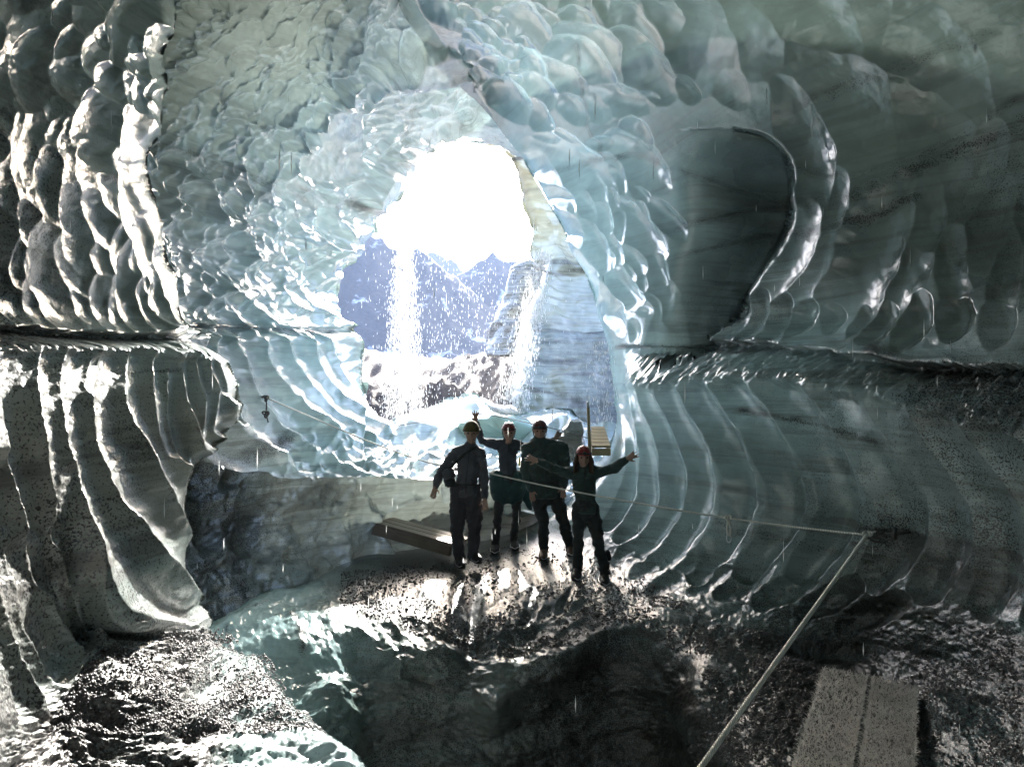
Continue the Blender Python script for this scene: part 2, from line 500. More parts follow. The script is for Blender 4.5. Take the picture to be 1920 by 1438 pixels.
# ---- vault: far ceiling, left mid wall, rippled ice floor behind the people (a C round the mouth)
vault = Sheet('cave_vault', [
    (200, -220), (600, -240), (668, -225), (768, -80), (815, 4), (876, 72), (922, 120), (958, 172), (1004, 232), (1050, 296), (975, 282), (940, 268), (905, 262), (870, 256), (845, 258),
    (815, 275), (790, 305), (760, 340), (740, 370), (722, 395), (703, 430), (692, 452), (672, 505), (664, 560), (656, 605), (660, 650), (668, 690),
    (688, 738), (712, 760), (742, 775), (775, 772), (810, 762), (850, 750), (890, 747), (930, 762), (1000, 768), (1060, 775), (1120, 790), (1180, 800),
    (1230, 840), (1230, 1000), (1100, 985), (960, 965), (870, 938), (825, 926), (780, 946), (735, 930), (690, 952), (640, 936), (585, 962), (530, 944), (480, 964), (430, 944), (385, 958), (340, 948), (200, 955), (150, 500)],
    [(330, 0, 5.5), (200, 100, 5.0), (330, 300, 6.2), (600, 0, 6.2), (800, 0, 6.3), (640, 190, 7.6), (480, 130, 6.6), (700, 210, 9.0), (860, 140, 9.0), (800, 90, 7.6),
     (860, 215, 11.5), (850, 255, 13), (930, 255, 13), (1010, 250, 12.5), (1000, 100, 9), (1000, -100, 6.5), (720, 390, 12.6), (760, 330, 12.7), (690, 450, 12.6), (660, 600, 12.3),
     (600, 450, 10.3), (560, 330, 8.6), (450, 450, 7.8), (450, 650, 7.9), (350, 600, 6.6), (590, 620, 10.3), (670, 700, 11.7), (740, 772, 11.3), (400, 780, 7.0),
     (500, 790, 8.4), (600, 770, 9.8), (450, 870, 7.3), (560, 850, 8.6), (350, 900, 6.5), (520, 935, 7.5), (700, 925, 8.4), (850, 920, 8.8), (850, 850, 10), (700, 850, 9.4),
     (850, 760, 13), (1000, 775, 12.5), (1000, 850, 10.3), (1150, 850, 10.3), (1100, 960, 8.9), (200, 500, 5.4), (200, 900, 5.4)], step=2.0, rough=3.0)
Dr_ = 1.0 / np.clip(tps_eval(tps_fit([c[:2] for c in RC], [1.0 / c[2] for c in RC]), vault.X, vault.Y), 1 / 30.0, 1 / .7)
de_, ex_, ey_ = dist_poly(R_EDGE, vault.X, vault.Y)
over_ = inside(np.concatenate([R_EDGE, [(1300, 400), (1300, -400), (640, -400)]]), vault.X, vault.Y)
w_ = np.exp(-(de_ / 110) ** 2) * (1 - sstep(120, 210, ey_))
vault.D = np.where(over_, np.maximum(vault.D, Dr_ + .012 * de_), vault.D * (1 - w_) + (Dr_ - .002 * de_) * w_)
v = vault
v.warp = 10
v.cap[:] = .006 * v.D; v.cups = v.cap.copy()
v.scatter([(280, -150), (900, -150), (860, 60), (640, 190), (560, 330), (300, 330)], 6.5, 2.4, -36, .55, seed=2, angvar=30, dens=1.1)
v.scatter([(300, 330), (700, 400), (660, 620), (350, 620)], 8, 1.8, 70, .35, seed=12, angvar=50, dens=.8)
v.scatter([(560, 800), (1180, 790), (1180, 960), (560, 940)], 6, 2.6, -8, .5, seed=13, angvar=20, dens=1.0)
v.layer()
v.cap[:] = .016 * v.D; v.cups = v.cap.copy()
v.scatter([(280, -150), (900, -150), (860, 60), (640, 190), (560, 330), (300, 320)], 11, 2.2, -38, .85, seed=3, angvar=26, dens=1.15)
v.scatter([(280, -150), (900, -150), (860, 60), (640, 190), (560, 330), (300, 320)], 26, 1.7, -40, .40, seed=4, angvar=25, dens=.8)
v.scatter([(700, 200), (880, 150), (930, 215), (850, 245), (760, 300), (680, 320)], 8, 2.6, -22, .5, seed=5, dens=1.1)
v.scatter([(880, -150), (1130, -150), (1110, 120), (1000, 240), (930, 210), (860, 80)], 17, 1.9, 28, .6, seed=6)
v.scatter([(300, 320), (560, 330), (700, 420), (660, 620), (350, 625)], 27, 1.6, 68, .42, seed=7, angvar=30)
v.scatter([(430, 330), (560, 300), (700, 330), (690, 440), (480, 420)], 12, 1.9, -60, .35, seed=8, angvar=40)
for pts, w_ in ((((415, 640), (440, 730), (520, 815), (630, 880)), 26), (((455, 640), (490, 720), (560, 790), (690, 850)), 24),
                (((500, 632), (530, 690), (600, 755), (720, 820)), 22), (((545, 632), (575, 690), (650, 760), (740, 800)), 20),
                (((590, 632), (615, 690), (670, 740), (740, 782)), 16), (((625, 632), (645, 690), (690, 738)), 13),
                (((380, 650), (395, 720), (440, 790)), 20), (((350, 760), (400, 830), (490, 880), (600, 905)), 26), (((352, 860), (420, 905), (540, 918)), 18)):
    v.flute(pts, w_, .42)
v.scatter([(540, 870), (740, 790), (1180, 800), (1180, 960), (860, 925), (560, 935)], 10, 3.0, -8, .50, seed=9, angvar=14, dens=1.1)
v.scatter([(600, 860), (740, 790), (1000, 790), (1000, 940), (860, 925), (600, 925)], 22, 2.2, -10, .35, seed=10, angvar=14, dens=.8)
# the smooth bay behind the step of the vault
bay = catmull([(655, 205), (612, 250), (582, 298), (574, 345), (640, 360), (720, 330), (800, 262), (880, 215), (850, 130), (770, 138), (705, 165)], 6, True)
ins = inside(bay, v.X, v.Y)
dd, _, _ = dist_poly(bay, v.X, v.Y, True)
v.h -= np.where(ins, .12 * np.clip(dd / 7, 0, 1) * (1 - sstep(640, 830, v.X - (v.Y - 260) * .6)), 0)
v.cups = np.where(ins & (v.X < 700) & (dd > 3), v.cups * .25, v.cups)
# ledge under the clean ice at y = 612 on the left
yt = 612 + 6 * fbm(v.X / 60, v.X * 0, 3, 71)
lm = (v.X < 690) * sstep(yt - 2, yt + 26, v.Y) * (1 - sstep(700, 900, v.Y))
v.h += .16 * lm + .10 * (v.X < 690) * np.exp(-np.clip(yt - v.Y, 0, 999) / 14) * (v.Y < yt)
v.h += .035 * fbm(v.X / 60, v.Y / 60, 4, 21) * (v.D / 8) + .012 * fbm(v.X / 14, v.Y / 14, 3, 25)
for pts in (((845, 258), (815, 275), (790, 305), (760, 340), (722, 395), (703, 430), (692, 452)), ((692, 452), (672, 505), (664, 560), (656, 605), (660, 650), (668, 690), (688, 738), (742, 775))):
    v.rim(pts, 26, .9)
v.rim(((905, 262), (870, 256), (845, 258)), 14, .7)
v.rim(((742, 775), (810, 762), (850, 750), (890, 747), (930, 762), (1000, 768), (1060, 775), (1120, 790)), 10, .6)
v.rim(((870, 938), (825, 926), (780, 946), (735, 930), (690, 952), (640, 936), (585, 962), (530, 944), (480, 964), (430, 944), (385, 958), (340, 948)), 22, .5)
v.set_attr('dirt', [(330, 0, .10), (600, 60, .12), (450, 200, .10), (640, 240, .10), (780, 230, .62), (860, 190, .62), (720, 300, .22), (860, 60, .22), (760, 40, .25), (1000, 100, .05),
                    (620, 400, .06), (450, 480, .22), (380, 600, .30), (640, 560, .05), (600, 700, .12), (480, 650, .35), (400, 800, .42), (400, 900, .75), (520, 870, .38),
                    (600, 900, .30), (700, 800, .05), (900, 850, .05), (820, 925, .4), (1050, 850, .12), (930, 780, .02), (700, 930, .5)], 70)
v.set_attr('thin', [(330, 0, .15), (600, 0, .17), (450, 250, .20), (700, 250, .28), (720, 360, .42), (850, 240, .42), (640, 450, .42), (450, 480, .26), (660, 600, .50),
                    (600, 700, .34), (420, 780, .22), (500, 900, .15), (850, 850, .15), (900, 0, .28), (1000, 100, .36), (940, 258, .7), (960, 780, .3)], 80)
v.set_attr('tint', [(330, 100, .12), (600, 60, .15), (560, 280, .6), (640, 400, .55), (600, 500, .95), (540, 560, .9), (420, 450, .15), (650, 560, .8), (860, 30, .2), (1000, 120, .4),
                    (720, 350, .35), (930, 250, .6), (700, 800, .7), (640, 880, .75), (860, 820, .5), (1000, 830, .35), (400, 850, .1), (480, 900, .4)], 80)
v.set_attr('pale', [(400, 100, .0), (600, 400, .0), (450, 500, .0), (640, 520, .1), (480, 660, .15), (600, 690, .55), (520, 760, .6), (620, 790, .75), (690, 760, .7), (420, 800, .1), (700, 850, .7), (850, 830, .7), (800, 900, .65), (1000, 850, .6), (900, 780, .8),
                    (600, 880, .45), (480, 900, .15), (700, 925, .2), (850, 930, .2), (900, 50, .0), (760, 350, .2), (450, 860, .1)], 60)
v.stroke('dirt', [(300, 275), (400, 305), (500, 345), (600, 375), (715, 402)], 13, .75)
v.stroke('dirt', [(300, 300), (420, 335), (560, 380), (650, 400)], 22, .42)
v.stroke('dirt', [(350, 610), (450, 612), (600, 618), (660, 622)], 8, .8)
v.stroke('dirt', [(340, 890), (450, 860), (540, 820)], 22, .85)
v.stroke('dirt', [(560, 925), (640, 905), (760, 875)], 8, .9)
v.stroke('dirt', [(690, 782), (715, 786), (735, 780)], 5, .95)
v.stroke('dirt', [(650, 215), (690, 222), (760, 235)], 8, .5)
v.build(M_ICE)

# ---- right side: ceiling, rib of the mouth, right wall, the path and the ash mound
pocket_cut = [(1380, 243), (1440, 258), (1470, 295), (1482, 350), (1476, 410), (1450, 470), (1420, 522), (1380, 585), (1340, 640), (1312, 672), (1285, 690),
              (1292, 640), (1282, 570), (1262, 520), (1268, 450), (1278, 390), (1262, 330), (1300, 262), (1340, 248)]
right = Sheet('cave_wall_right', [
    (612, -220), (713, -62), (764, 36), (822, 112), (862, 160), (898, 192), (936, 238), (985, 305), (1008, 345), (1040, 400), (1075, 480), (1108, 560), (1138, 640), (1150, 720), (1157, 790), (1140, 842), (1110, 884),
    (1064, 946), (1000, 984), (920, 1010), (850, 1021), (770, 1028), (700, 1035), (650, 1054), (620, 1072), (560, 1100), (520, 1108), (480, 1124), (430, 1158), (388, 1176), (300, 1230), (350, 1400), (450, 1640), (1300, 1680), (2150, 1640), (2180, 700), (2150, -220), (1300, -230)],
    RC, step=2.0, rough=2.5)
dr_, _, ry_ = dist_poly(R_EDGE, right.X, right.Y)
left_of_ = ~inside(np.concatenate([R_EDGE, [(1300, 400), (1300, -400), (640, -400)]]), right.X, right.Y)
right.D += np.where(left_of_ & (right.Y < 215) & (right.X < 930), .010 * dr_, 0)
r_ = right
# the hollow behind the fold of the right wall
hollow_ = inside(catmull([(1372, 241), (1400, 245), (1440, 258), (1470, 295), (1482, 350), (1476, 410), (1450, 470), (1420, 522), (1380, 585), (1340, 640), (1312, 672), (1285, 690), (1240, 700), (1180, 600), (1180, 300), (1260, 246)], 6, True), r_.X, r_.Y)
bump_ = 2.2 * sstep(1262, 1500, r_.X + .25 * np.clip(r_.Y - 400, 0, 400)) * (.25 + .75 * sstep(240, 350, r_.Y)) * hollow_
r_.D = r_.D + bump_
r_.warp = 9
r_.cap[:] = .003 * r_.D; r_.cups = r_.cap.copy()
# ceiling scoops, crests running down to the right
r_.scatter([(700, -180), (900, -180), (1000, 60), (960, 200), (880, 120)], 15, 2.0, 28, .45, seed=20)
r_.scatter([(950, -60), (1250, -100), (1300, 160), (1180, 330), (1010, 330), (950, 200)], 25, 1.9, 36, .36, seed=21, angvar=16)
r_.scatter([(1020, 320), (1160, 300), (1270, 420), (1250, 640), (1150, 640), (1080, 470)], 17, 2.3, 66, .42, seed=22, angvar=16)
r_.scatter([(1250, -180), (1600, -180), (1560, 120), (1400, 240), (1290, 230)], 62, 1.7, 50, .17, seed=23, angvar=12)
r_.scatter([(1560, -180), (2100, -180), (2100, 300), (1640, 330), (1500, 240)], 80, 1.8, 60, .15, seed=24, angvar=15)
r_.scatter([(1490, 250), (1640, 330), (2100, 320), (2100, 600), (1440, 600), (1410, 560), (1480, 470)], 38, 2.8, 104, .26, seed=25, angvar=14)
for k, (x, y) in enumerate(((1305, 630), (1345, 618), (1385, 605), (1420, 600), (1462, 600), (1502, 602), (1545, 598), (1592, 600), (1650, 600), (1712, 602), (1790, 600), (1870, 606))):
    r_.cup(x, y - (k * 23 % 9), 46 + (k * 17 % 14), (18 + k * 1.2) if k < 6 else (20 + k * 1.5), 98 + (k * 37 % 11), .9 if k < 8 else .5)
flutes_r = [([(1180, 745), (1198, 850), (1180, 930), (1140, 985)], 17), ([(1212, 742), (1240, 850), (1222, 940), (1165, 1012)], 20), ([(1250, 745), (1285, 850), (1272, 945), (1200, 1035)], 22),
            ([(1292, 742), (1332, 850), (1320, 955), (1240, 1058)], 24), ([(1345, 738), (1400, 850), (1392, 960), (1300, 1078)], 30), ([(1415, 735), (1480, 850), (1478, 965), (1395, 1070)], 36),
            ([(1500, 735), (1575, 850), (1580, 960), (1500, 1075)], 42), ([(1600, 760), (1690, 870), (1710, 980), (1640, 1080)], 52), ([(1700, 790), (1770, 900), (1790, 1000), (1740, 1100)], 50), ([(1790, 800), (1870, 910), (1890, 1020), (1850, 1130)], 50), ([(1890, 830), (1970, 930), (1990, 1050), (1950, 1160)], 50)]
for k, (pts, w_) in enumerate(flutes_r): r_.flute(pts, w_, .46 if k < 4 else .62 if k < 7 else .34, .8)
for x, y, a, b, an in ((1225, 1062, 44, 15, 150), (1265, 1095, 50, 17, 155), (1330, 1090, 48, 18, 140), (1395, 1095, 60, 22, 150), (1470, 1110, 62, 26, 150), (1560, 1120, 70, 28, 150), (1180, 1040, 36, 12, 145), (1300, 1055, 40, 14, 140), (1640, 1150, 80, 30, 155)):
    r_.cup(x, y, a, b, an, .5)
r_.cups *= 1 - .8 * sstep(.05, .5, bump_)
# ash ledge running along the wall: overhang above, sloping shelf below
bx_ = [1140, 1260, 1400, 1530, 1650, 1760, 1920, 2200]
yt = np.interp(r_.X, bx_, [648, 648, 640, 652, 672, 690, 690, 690]) + 7 * fbm(r_.X / 50, r_.X * 0, 3, 81)
yb = np.interp(r_.X, bx_, [712, 738, 724, 722, 752, 772, 800, 840]) + 10 * fbm(r_.X / 30, r_.X * 0, 3, 83)
on = sstep(1150, 1250, r_.X)
sc_ = r_.D / 6
r_.h += on * sc_ * (.30 * sstep(yt, yb, r_.Y) * (1 - sstep(yb, yb + 330, r_.Y)) + .17 * np.exp(-np.clip(yt - r_.Y, 0, 999) / 26) * (r_.Y < yt) - .06 * np.exp(-((r_.Y - yt - 6) / 9) ** 2))
band_r = on * sstep(yt - 5, yt + 5, r_.Y) * (1 - sstep(yb - 6, yb + 8, r_.Y))
r_.cups *= (1 - .85 * band_r)
stre = fbm(r_.X / 9 + r_.Y / 22, r_.Y / 30, 3, 85)
r_.h += band_r * (.06 * stre + .035 * fbm(r_.X / 5 + r_.Y / 14, r_.Y / 16, 2, 86))
# the floor: lumps of ash and ice
fl = sstep(1010, 1090, r_.Y - .22 * np.clip(r_.X - 1150, 0, 2000) + 90 * sstep(1000, 1150, r_.X) - 40)
fl = np.clip(fl, 0, 1)
r_.h += fl * (.05 * fbm(r_.X / 70, r_.Y / 40, 4, 91) + .010 * fbm(r_.X / 16, r_.Y / 10, 3, 95) + .005 * fbm(r_.X / 5, r_.Y / 4, 2, 99)) + (1 - fl) * (.018 * fbm(r_.X / 80, r_.Y / 80, 3, 92) + .0025 * fbm(r_.X / 12, r_.Y / 12, 2, 93))
# hollows and swellings of the front of the mound
def swell(s, x, y, rx, ry, hgt, ang=0):
    c, sn = math.cos(R(ang)), math.sin(R(ang))
    u = ((s.X - x) * c + (s.Y - y) * sn) / rx; w = (-(s.X - x) * sn + (s.Y - y) * c) / ry
    s.h += hgt * np.exp(-(u * u + w * w))
swell(r_, 1170, 1370, 150, 150, -.22); swell(r_, 1080, 1230, 180, 30, .16, -22); swell(r_, 1290, 1215, 110, 40, .12, 25)
swell(r_, 928, 1325, 34, 34, .20); swell(r_, 760, 1220, 90, 40, .16, 12); swell(r_, 830, 1240, 40, 26, .12); swell(r_, 880, 1180, 26, 90, -.14)
swell(r_, 560, 1200, 90, 60, .16); swell(r_, 1540, 1215, 90, 22, -.16, 8); swell(r_, 1790, 1350, 46, 40, .16); swell(r_, 1300, 1360, 60, 80, .15)
face_ = sstep(1130, 1210, r_.Y) * (1 - sstep(1000, 1250, r_.X))
r_.h += face_ * (.08 * fbm(r_.X / 90, r_.Y / 60, 4, 97) + .02 * fbm(r_.X / 24, r_.Y / 20, 3, 98))
swell(r_, 690, 1300, 40, 120, -.08); swell(r_, 620, 1330, 60, 100, .10)
r_.scatter([(640, 1190), (860, 1200), (900, 1260), (700, 1280)], 20, 1.8, 20, .4, seed=27)
r_.scatter([(990, 1150), (1080, 1120), (1100, 1160), (990, 1190)], 10, 2.6, -30, .5, seed=28)
r_.rim(((985, 305), (1008, 345), (1040, 400), (1075, 480), (1108, 560), (1138, 640), (1150, 720), (1157, 790), (1140, 842), (1110, 884), (1064, 946)), 34, 1.0)
r_.rim(((1064, 946), (1000, 984), (920, 1010), (850, 1021), (700, 1035), (650, 1054), (560, 1100), (520, 1108), (480, 1124), (430, 1158), (388, 1176)), 12, .5)
r_.rim(((1380, 243), (1440, 258), (1470, 295), (1482, 350), (1476, 410), (1450, 470), (1420, 522), (1380, 585), (1340, 640), (1312, 672)), 8, .3)
r_.set_attr('dirt', [(900, 100, .08), (1000, 250, .06), (1100, 100, .10), (1100, 400, .05), (1200, 560, .06), (1130, 600, .03), (1400, 320, .5), (1440, 400, .62), (1400, 500, .6), (1350, 590, .6), (1310, 450, .15), (1300, 80, .18), (1500, 80, .16), (1700, 60, .16), (1900, 60, .2),  # the fold's hollow is darkened here as painted shade
                     (1500, 350, .16), (1700, 300, .18), (1600, 450, .34), (1880, 420, .6), (1500, 560, .25), (1700, 580, .30), (1880, 600, .4), (1200, 690, .25), (1350, 690, .42), (1600, 700, .48), (1850, 740, .85),
                     (1190, 800, .10), (1250, 850, .18), (1350, 850, .35), (1450, 850, .42), (1600, 850, .5), (1800, 900, .62), (1180, 960, .35), (1300, 1000, .45), (1500, 1000, .55), (1700, 1050, .7), (1900, 1050, .7),
                     (1350, 1130, .72), (1200, 1080, .7), (1060, 1010, .55), (900, 1040, .62), (1000, 1090, .8), (800, 1070, .8), (1150, 1150, .9), (900, 1150, 1.0), (700, 1100, .95), (1300, 1250, .95), (1500, 1250, .95), (1700, 1250, .95),
                     (1600, 1400, .95), (1900, 1350, .95), (1100, 1300, 1.0), (1000, 1380, .9), (780, 1160, .9), (560, 1140, .30), (450, 1200, .22), (560, 1250, .14), (700, 1330, .62), (640, 1300, .3), (620, 1400, .4), (760, 1420, .7), (820, 1340, .8), (930, 1320, .3), (760, 1240, .6), (680, 1230, .55)], 62)
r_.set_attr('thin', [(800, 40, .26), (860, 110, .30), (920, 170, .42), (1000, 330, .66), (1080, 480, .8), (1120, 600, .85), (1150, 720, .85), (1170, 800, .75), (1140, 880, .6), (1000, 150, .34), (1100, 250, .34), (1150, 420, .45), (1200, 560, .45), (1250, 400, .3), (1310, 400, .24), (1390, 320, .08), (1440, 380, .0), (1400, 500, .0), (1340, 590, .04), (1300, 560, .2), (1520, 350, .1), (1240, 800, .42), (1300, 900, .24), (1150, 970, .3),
                     (1100, 60, .24), (1300, 60, .16), (1300, 200, .18), (1500, 150, .12), (1700, 200, .10), (1900, 200, .08), (1500, 450, .10), (1700, 500, .08), (1400, 850, .16), (1500, 900, .12), (1700, 900, .05), (1900, 800, .04),
                     (1000, 1050, .05), (900, 1200, .0), (1300, 1200, .0), (1600, 1300, .0), (480, 1170, .75), (530, 1200, .6), (560, 1300, .15), (700, 1350, .05), (900, 1400, .0), (1900, 1300, .0)], 70)
r_.set_attr('tint', [(800, 40, .2), (870, 100, .25), (950, 150, .4), (1100, 100, .55), (1100, 300, .55), (1250, 100, .55), (1200, 400, .45), (1150, 600, .15), (1120, 700, .05), (1200, 850, .25), (1300, 900, .55), (1420, 900, .7), (1550, 900, .55), (1500, 250, .25), (1700, 300, .15),
                     (1300, 1050, .6), (1700, 1000, .4), (520, 1160, .7), (480, 1230, .95), (560, 1300, .9), (640, 1380, .8), (760, 1350, .4), (900, 1350, .2), (1000, 1050, .1), (1800, 1370, .9)], 80)
r_.set_attr('pale', [(900, 150, .0), (1000, 330, .2), (1080, 480, .35), (1120, 600, .5), (1150, 720, .7), (1180, 800, .75), (1200, 900, .6), (1270, 850, .35), (1140, 960, .6), (1230, 970, .4), (1330, 900, .1), (1060, 1000, .5), (1180, 1060, .4), (1200, 560, .1), (1250, 400, .0), (1100, 200, .0), (1500, 300, .0), (1700, 600, .0), (1250, 690, .7), (1400, 690, .6), (1550, 690, .5), (1800, 730, .5),  # white ice, plus painted rib glow, ledge glints and skylight on front ice
                    (1300, 1100, .15), (900, 1100, .0), (1000, 1200, .0), (520, 1130, .95), (440, 1190, .9), (500, 1220, .75), (600, 1200, .55), (560, 1300, .35), (650, 1380, .12), (760, 1330, .1), (800, 1200, .0), (650, 1130, .0), (1300, 1250, .0), (1700, 1300, .0), (1780, 1360, .4)], 48)
for pts, w_, val in (([(1005, 335), (1080, 315), (1160, 300), (1260, 320)], 8, .55), ([(1070, 110), (1090, 200), (1130, 300)], 4, .6), ([(1160, 470), (1260, 430), (1290, 420)], 7, .35), ([(1280, 320), (1400, 360), (1470, 385)], 5, .7), ([(1260, 430), (1380, 400), (1470, 388)], 6, .7), ([(1270, 480), (1380, 455), (1450, 440)], 6, .7), ([(1500, 200), (1650, 140), (1850, 70)], 16, .62),
                     ([(1490, 380), (1600, 365), (1750, 300), (1920, 230)], 18, .72), ([(1480, 440), (1600, 410), (1720, 360)], 12, .8), ([(1440, 300), (1600, 330), (1780, 260), (1920, 180)], 10, .6),
                     ([(1420, 775), (1560, 800), (1680, 830)], 6, .8), ([(1650, 660), (1750, 690), (1920, 700)], 16, 1.0), ([(1160, 650), (1300, 646), (1400, 640)], 6, .9), ([(1350, 980), (1500, 1020), (1700, 1080)], 10, .7)):  # the stroke under the far right overhang paints its shadow
    r_.stroke('dirt', pts, w_, val)
r_.stroke('dirt', [(425, 1185), (432, 1230), (440, 1270)], 7, .8)
r_.stroke('dirt', [(545, 1170), (556, 1200), (566, 1240)], 9, .8)
r_.stroke('dirt', [(460, 1150), (500, 1140)], 5, .8)
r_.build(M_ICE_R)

# ---- left near wall with its ash ledge and the gravelly shelf at its foot
left = Sheet('cave_wall_left', [
    (-430, -220), (330, -220), (324, 0), (314, 110), (318, 190), (316, 240), (296, 290), (300, 350), (320, 420), (330, 480), (346, 520), (352, 600), (380, 660), (413, 722), (404, 765), (384, 805), (342, 860), (328, 890), (314, 930), (316, 1010),
    (316, 1080), (324, 1130), (344, 1178), (360, 1222), (386, 1240), (424, 1262), (454, 1278), (466, 1308), (499, 1338), (532, 1372), (562, 1402), (605, 1442), (705, 1560), (800, 1680), (-430, 1680)],
    [(0, 0, 2.6), (160, 0, 3.25), (320, 0, 4.3), (0, 350, 2.5), (0, 640, 2.55), (0, 760, 2.42), (0, 1000, 2.3), (0, 1200, 2.2), (160, 350, 3.1), (315, 250, 4.2), (320, 450, 4.3), (413, 722, 4.5), (200, 640, 3.45), (200, 760, 3.25), (350, 880, 4.1), (345, 970, 4.0), (388, 1178, 4.0), (200, 950, 2.95), (200, 1100, 2.72), (300, 1100, 3.3),
     (100, 1200, 2.55), (250, 1200, 2.95), (0, 1438, 2.0), (200, 1350, 2.4), (330, 1438, 2.5), (640, 1438, 3.05), (512, 1300, 3.65), (440, 1240, 3.9), (400, 1350, 3.05), (-220, 700, 1.85), (-220, 0, 2.0), (-220, 1438, 1.45)], step=2.0, rough=2.0)
l_ = left
l_.warp = 8
l_.cap[:] = .016 * l_.D; l_.cups = l_.cap.copy()
l_.scatter([(-200, -180), (310, -180), (310, 120), (200, 260), (-200, 260)], 28, 1.8, 80, .34, seed=40, angvar=22)
l_.scatter([(-200, 240), (200, 240), (290, 260), (350, 540), (-200, 560)], 22, 2.8, 84, .36, seed=41, angvar=12, dens=1.05)
l_.scatter([(225, 60), (320, 60), (345, 560), (260, 560)], 13, 3.0, 84, .36, seed=42, angvar=14)
for x in np.arange(-180, 350, 31): l_.cup(x + random.uniform(-5, 5), 575 + random.uniform(-10, 12), random.uniform(32, 52), random.uniform(14, 19), 84 + random.uniform(-8, 8), .36)
for pts, w_ in (([(-60, 690), (-60, 800), (-20, 950), (10, 1100)], 40), ([(22, 690), (28, 800), (55, 930), (50, 1010)], 32), ([(84, 690), (76, 760), (100, 880), (150, 1000), (215, 1090), (300, 1150)], 30), ([(122, 700), (112, 745)], 15),
                ([(162, 692), (148, 780), (180, 900), (240, 990), (330, 1080)], 36), ([(216, 684), (214, 760), (255, 860), (310, 960), (352, 1030)], 27), ([(262, 694), (260, 770), (280, 850)], 16), ([(292, 712), (286, 780), (305, 860)], 15),
                ([(318, 690), (328, 760), (340, 815)], 12), ([(343, 690), (358, 750)], 10), ([(370, 690), (388, 735)], 11), ([(392, 690), (403, 740)], 9), ([(362, 745), (354, 820)], 13), ([(384, 740), (374, 800)], 9), ([(70, 905), (72, 980), (95, 1080), (150, 1180), (200, 1235)], 34), ([(8, 1020), (40, 1130), (100, 1250)], 34), ([(-50, 1060), (-20, 1180), (40, 1300)], 38), ([(-110, 900), (-90, 1080), (-40, 1250), (10, 1360)], 34), ([(-150, 1000), (-130, 1200), (-80, 1380)], 34),
                ([(330, 870), (318, 930), (340, 990)], 14)):
    l_.flute(pts, w_ * .95, .42, .92)
yt = np.interp(l_.X, [-250, 0, 100, 200, 330, 400, 500], [600, 610, 618, 626, 624, 640, 660]) + 5 * fbm(l_.X / 40, l_.X * 0, 3, 101)
yb = np.interp(l_.X, [-250, 0, 100, 200, 330, 400, 500], [668, 672, 672, 670, 672, 690, 700]) + 8 * fbm(l_.X / 22, l_.X * 0, 2, 103)
l_.h += .17 * sstep(yt, yb, l_.Y) + .08 * np.exp(-np.clip(yt - l_.Y, 0, 999) / 22) * (l_.Y < yt) - .03 * np.exp(-((l_.Y - yt - 5) / 7) ** 2)
band_l = sstep(yt - 4, yt + 4, l_.Y) * (1 - sstep(yb - 5, yb + 6, l_.Y))
l_.cups *= (1 - .9 * band_l)
l_.h += band_l * .012 * fbm(l_.X / 4 - l_.Y / 14, l_.Y / 13, 2, 104)
l_.h += band_l * .022 * fbm(l_.X / 8 - l_.Y / 25, l_.Y / 26, 3, 105)
shelf = sstep(-40, 90, l_.Y - np.interp(l_.X, [-230, 0, 100, 200, 300, 388, 800], [1480, 1330, 1265, 1200, 1150, 1140, 1120]))
l_.cups *= (1 - shelf)
l_.h += shelf * (.05 * fbm(l_.X / 80, l_.Y / 40, 4, 107) + .012 * fbm(l_.X / 26 + l_.Y / 60, l_.Y / 10, 3, 109) + .004 * fbm(l_.X / 6, l_.Y / 4, 2, 111)) + (1 - shelf) * (.012 * fbm(l_.X / 60, l_.Y / 60, 3, 113) + .0025 * fbm(l_.X / 9, l_.Y / 9, 2, 114))
swell(l_, 355, 1330, 60, 26, -.06, -40); swell(l_, 560, 1440, 90, 30, .06, 40); swell(l_, 470, 1290, 60, 20, .05, 30)
l_.rim(((324, -100), (324, 0), (314, 110), (318, 190), (316, 240), (296, 290), (300, 350), (320, 420), (330, 480), (346, 520), (352, 600), (380, 660), (413, 722), (404, 765), (384, 805), (342, 860), (328, 890), (314, 930), (316, 1010), (316, 1080), (324, 1130), (344, 1178)), 20, .45)
l_.rim(((344, 1178), (360, 1222), (386, 1240), (424, 1262), (454, 1278), (466, 1308), (499, 1338), (532, 1372), (562, 1402), (605, 1442), (705, 1560)), 24, .4)
l_.set_attr('dirt', [(30, 60, .40), (150, 60, .35), (270, 60, .22), (300, 200, .15), (150, 250, .42), (20, 350, .72), (120, 450, .60), (250, 400, .38), (310, 420, .25), (40, 560, .72), (200, 560, .40), (310, 570, .25), (100, 645, .5), (300, 650, .45),
                     (40, 760, .62), (180, 760, .6), (320, 760, .45), (60, 950, .66), (220, 950, .58), (330, 960, .40), (100, 1120, .66), (260, 1080, .58), (340, 1100, .45), (60, 1300, .62), (250, 1220, 1.0), (200, 1300, 1.0), (330, 1300, .95), (450, 1330, .6), (520, 1380, .42), (600, 1420, .25), (480, 1270, .3), (250, 1420, 1.0), (0, 1420, .95)], 60)
l_.set_attr('thin', [(100, 100, .10), (300, 100, .25), (300, 400, .22), (330, 560, .26), (100, 500, .05), (390, 720, .2), (100, 900, .03), (340, 950, .08), (300, 1300, .0), (560, 1380, .10), (480, 1270, .2)], 60)
l_.set_attr('tint', [(280, 100, .2), (100, 200, .05), (300, 500, .2), (100, 900, .05), (500, 1280, .6), (580, 1390, .5), (300, 1150, .3)], 70)
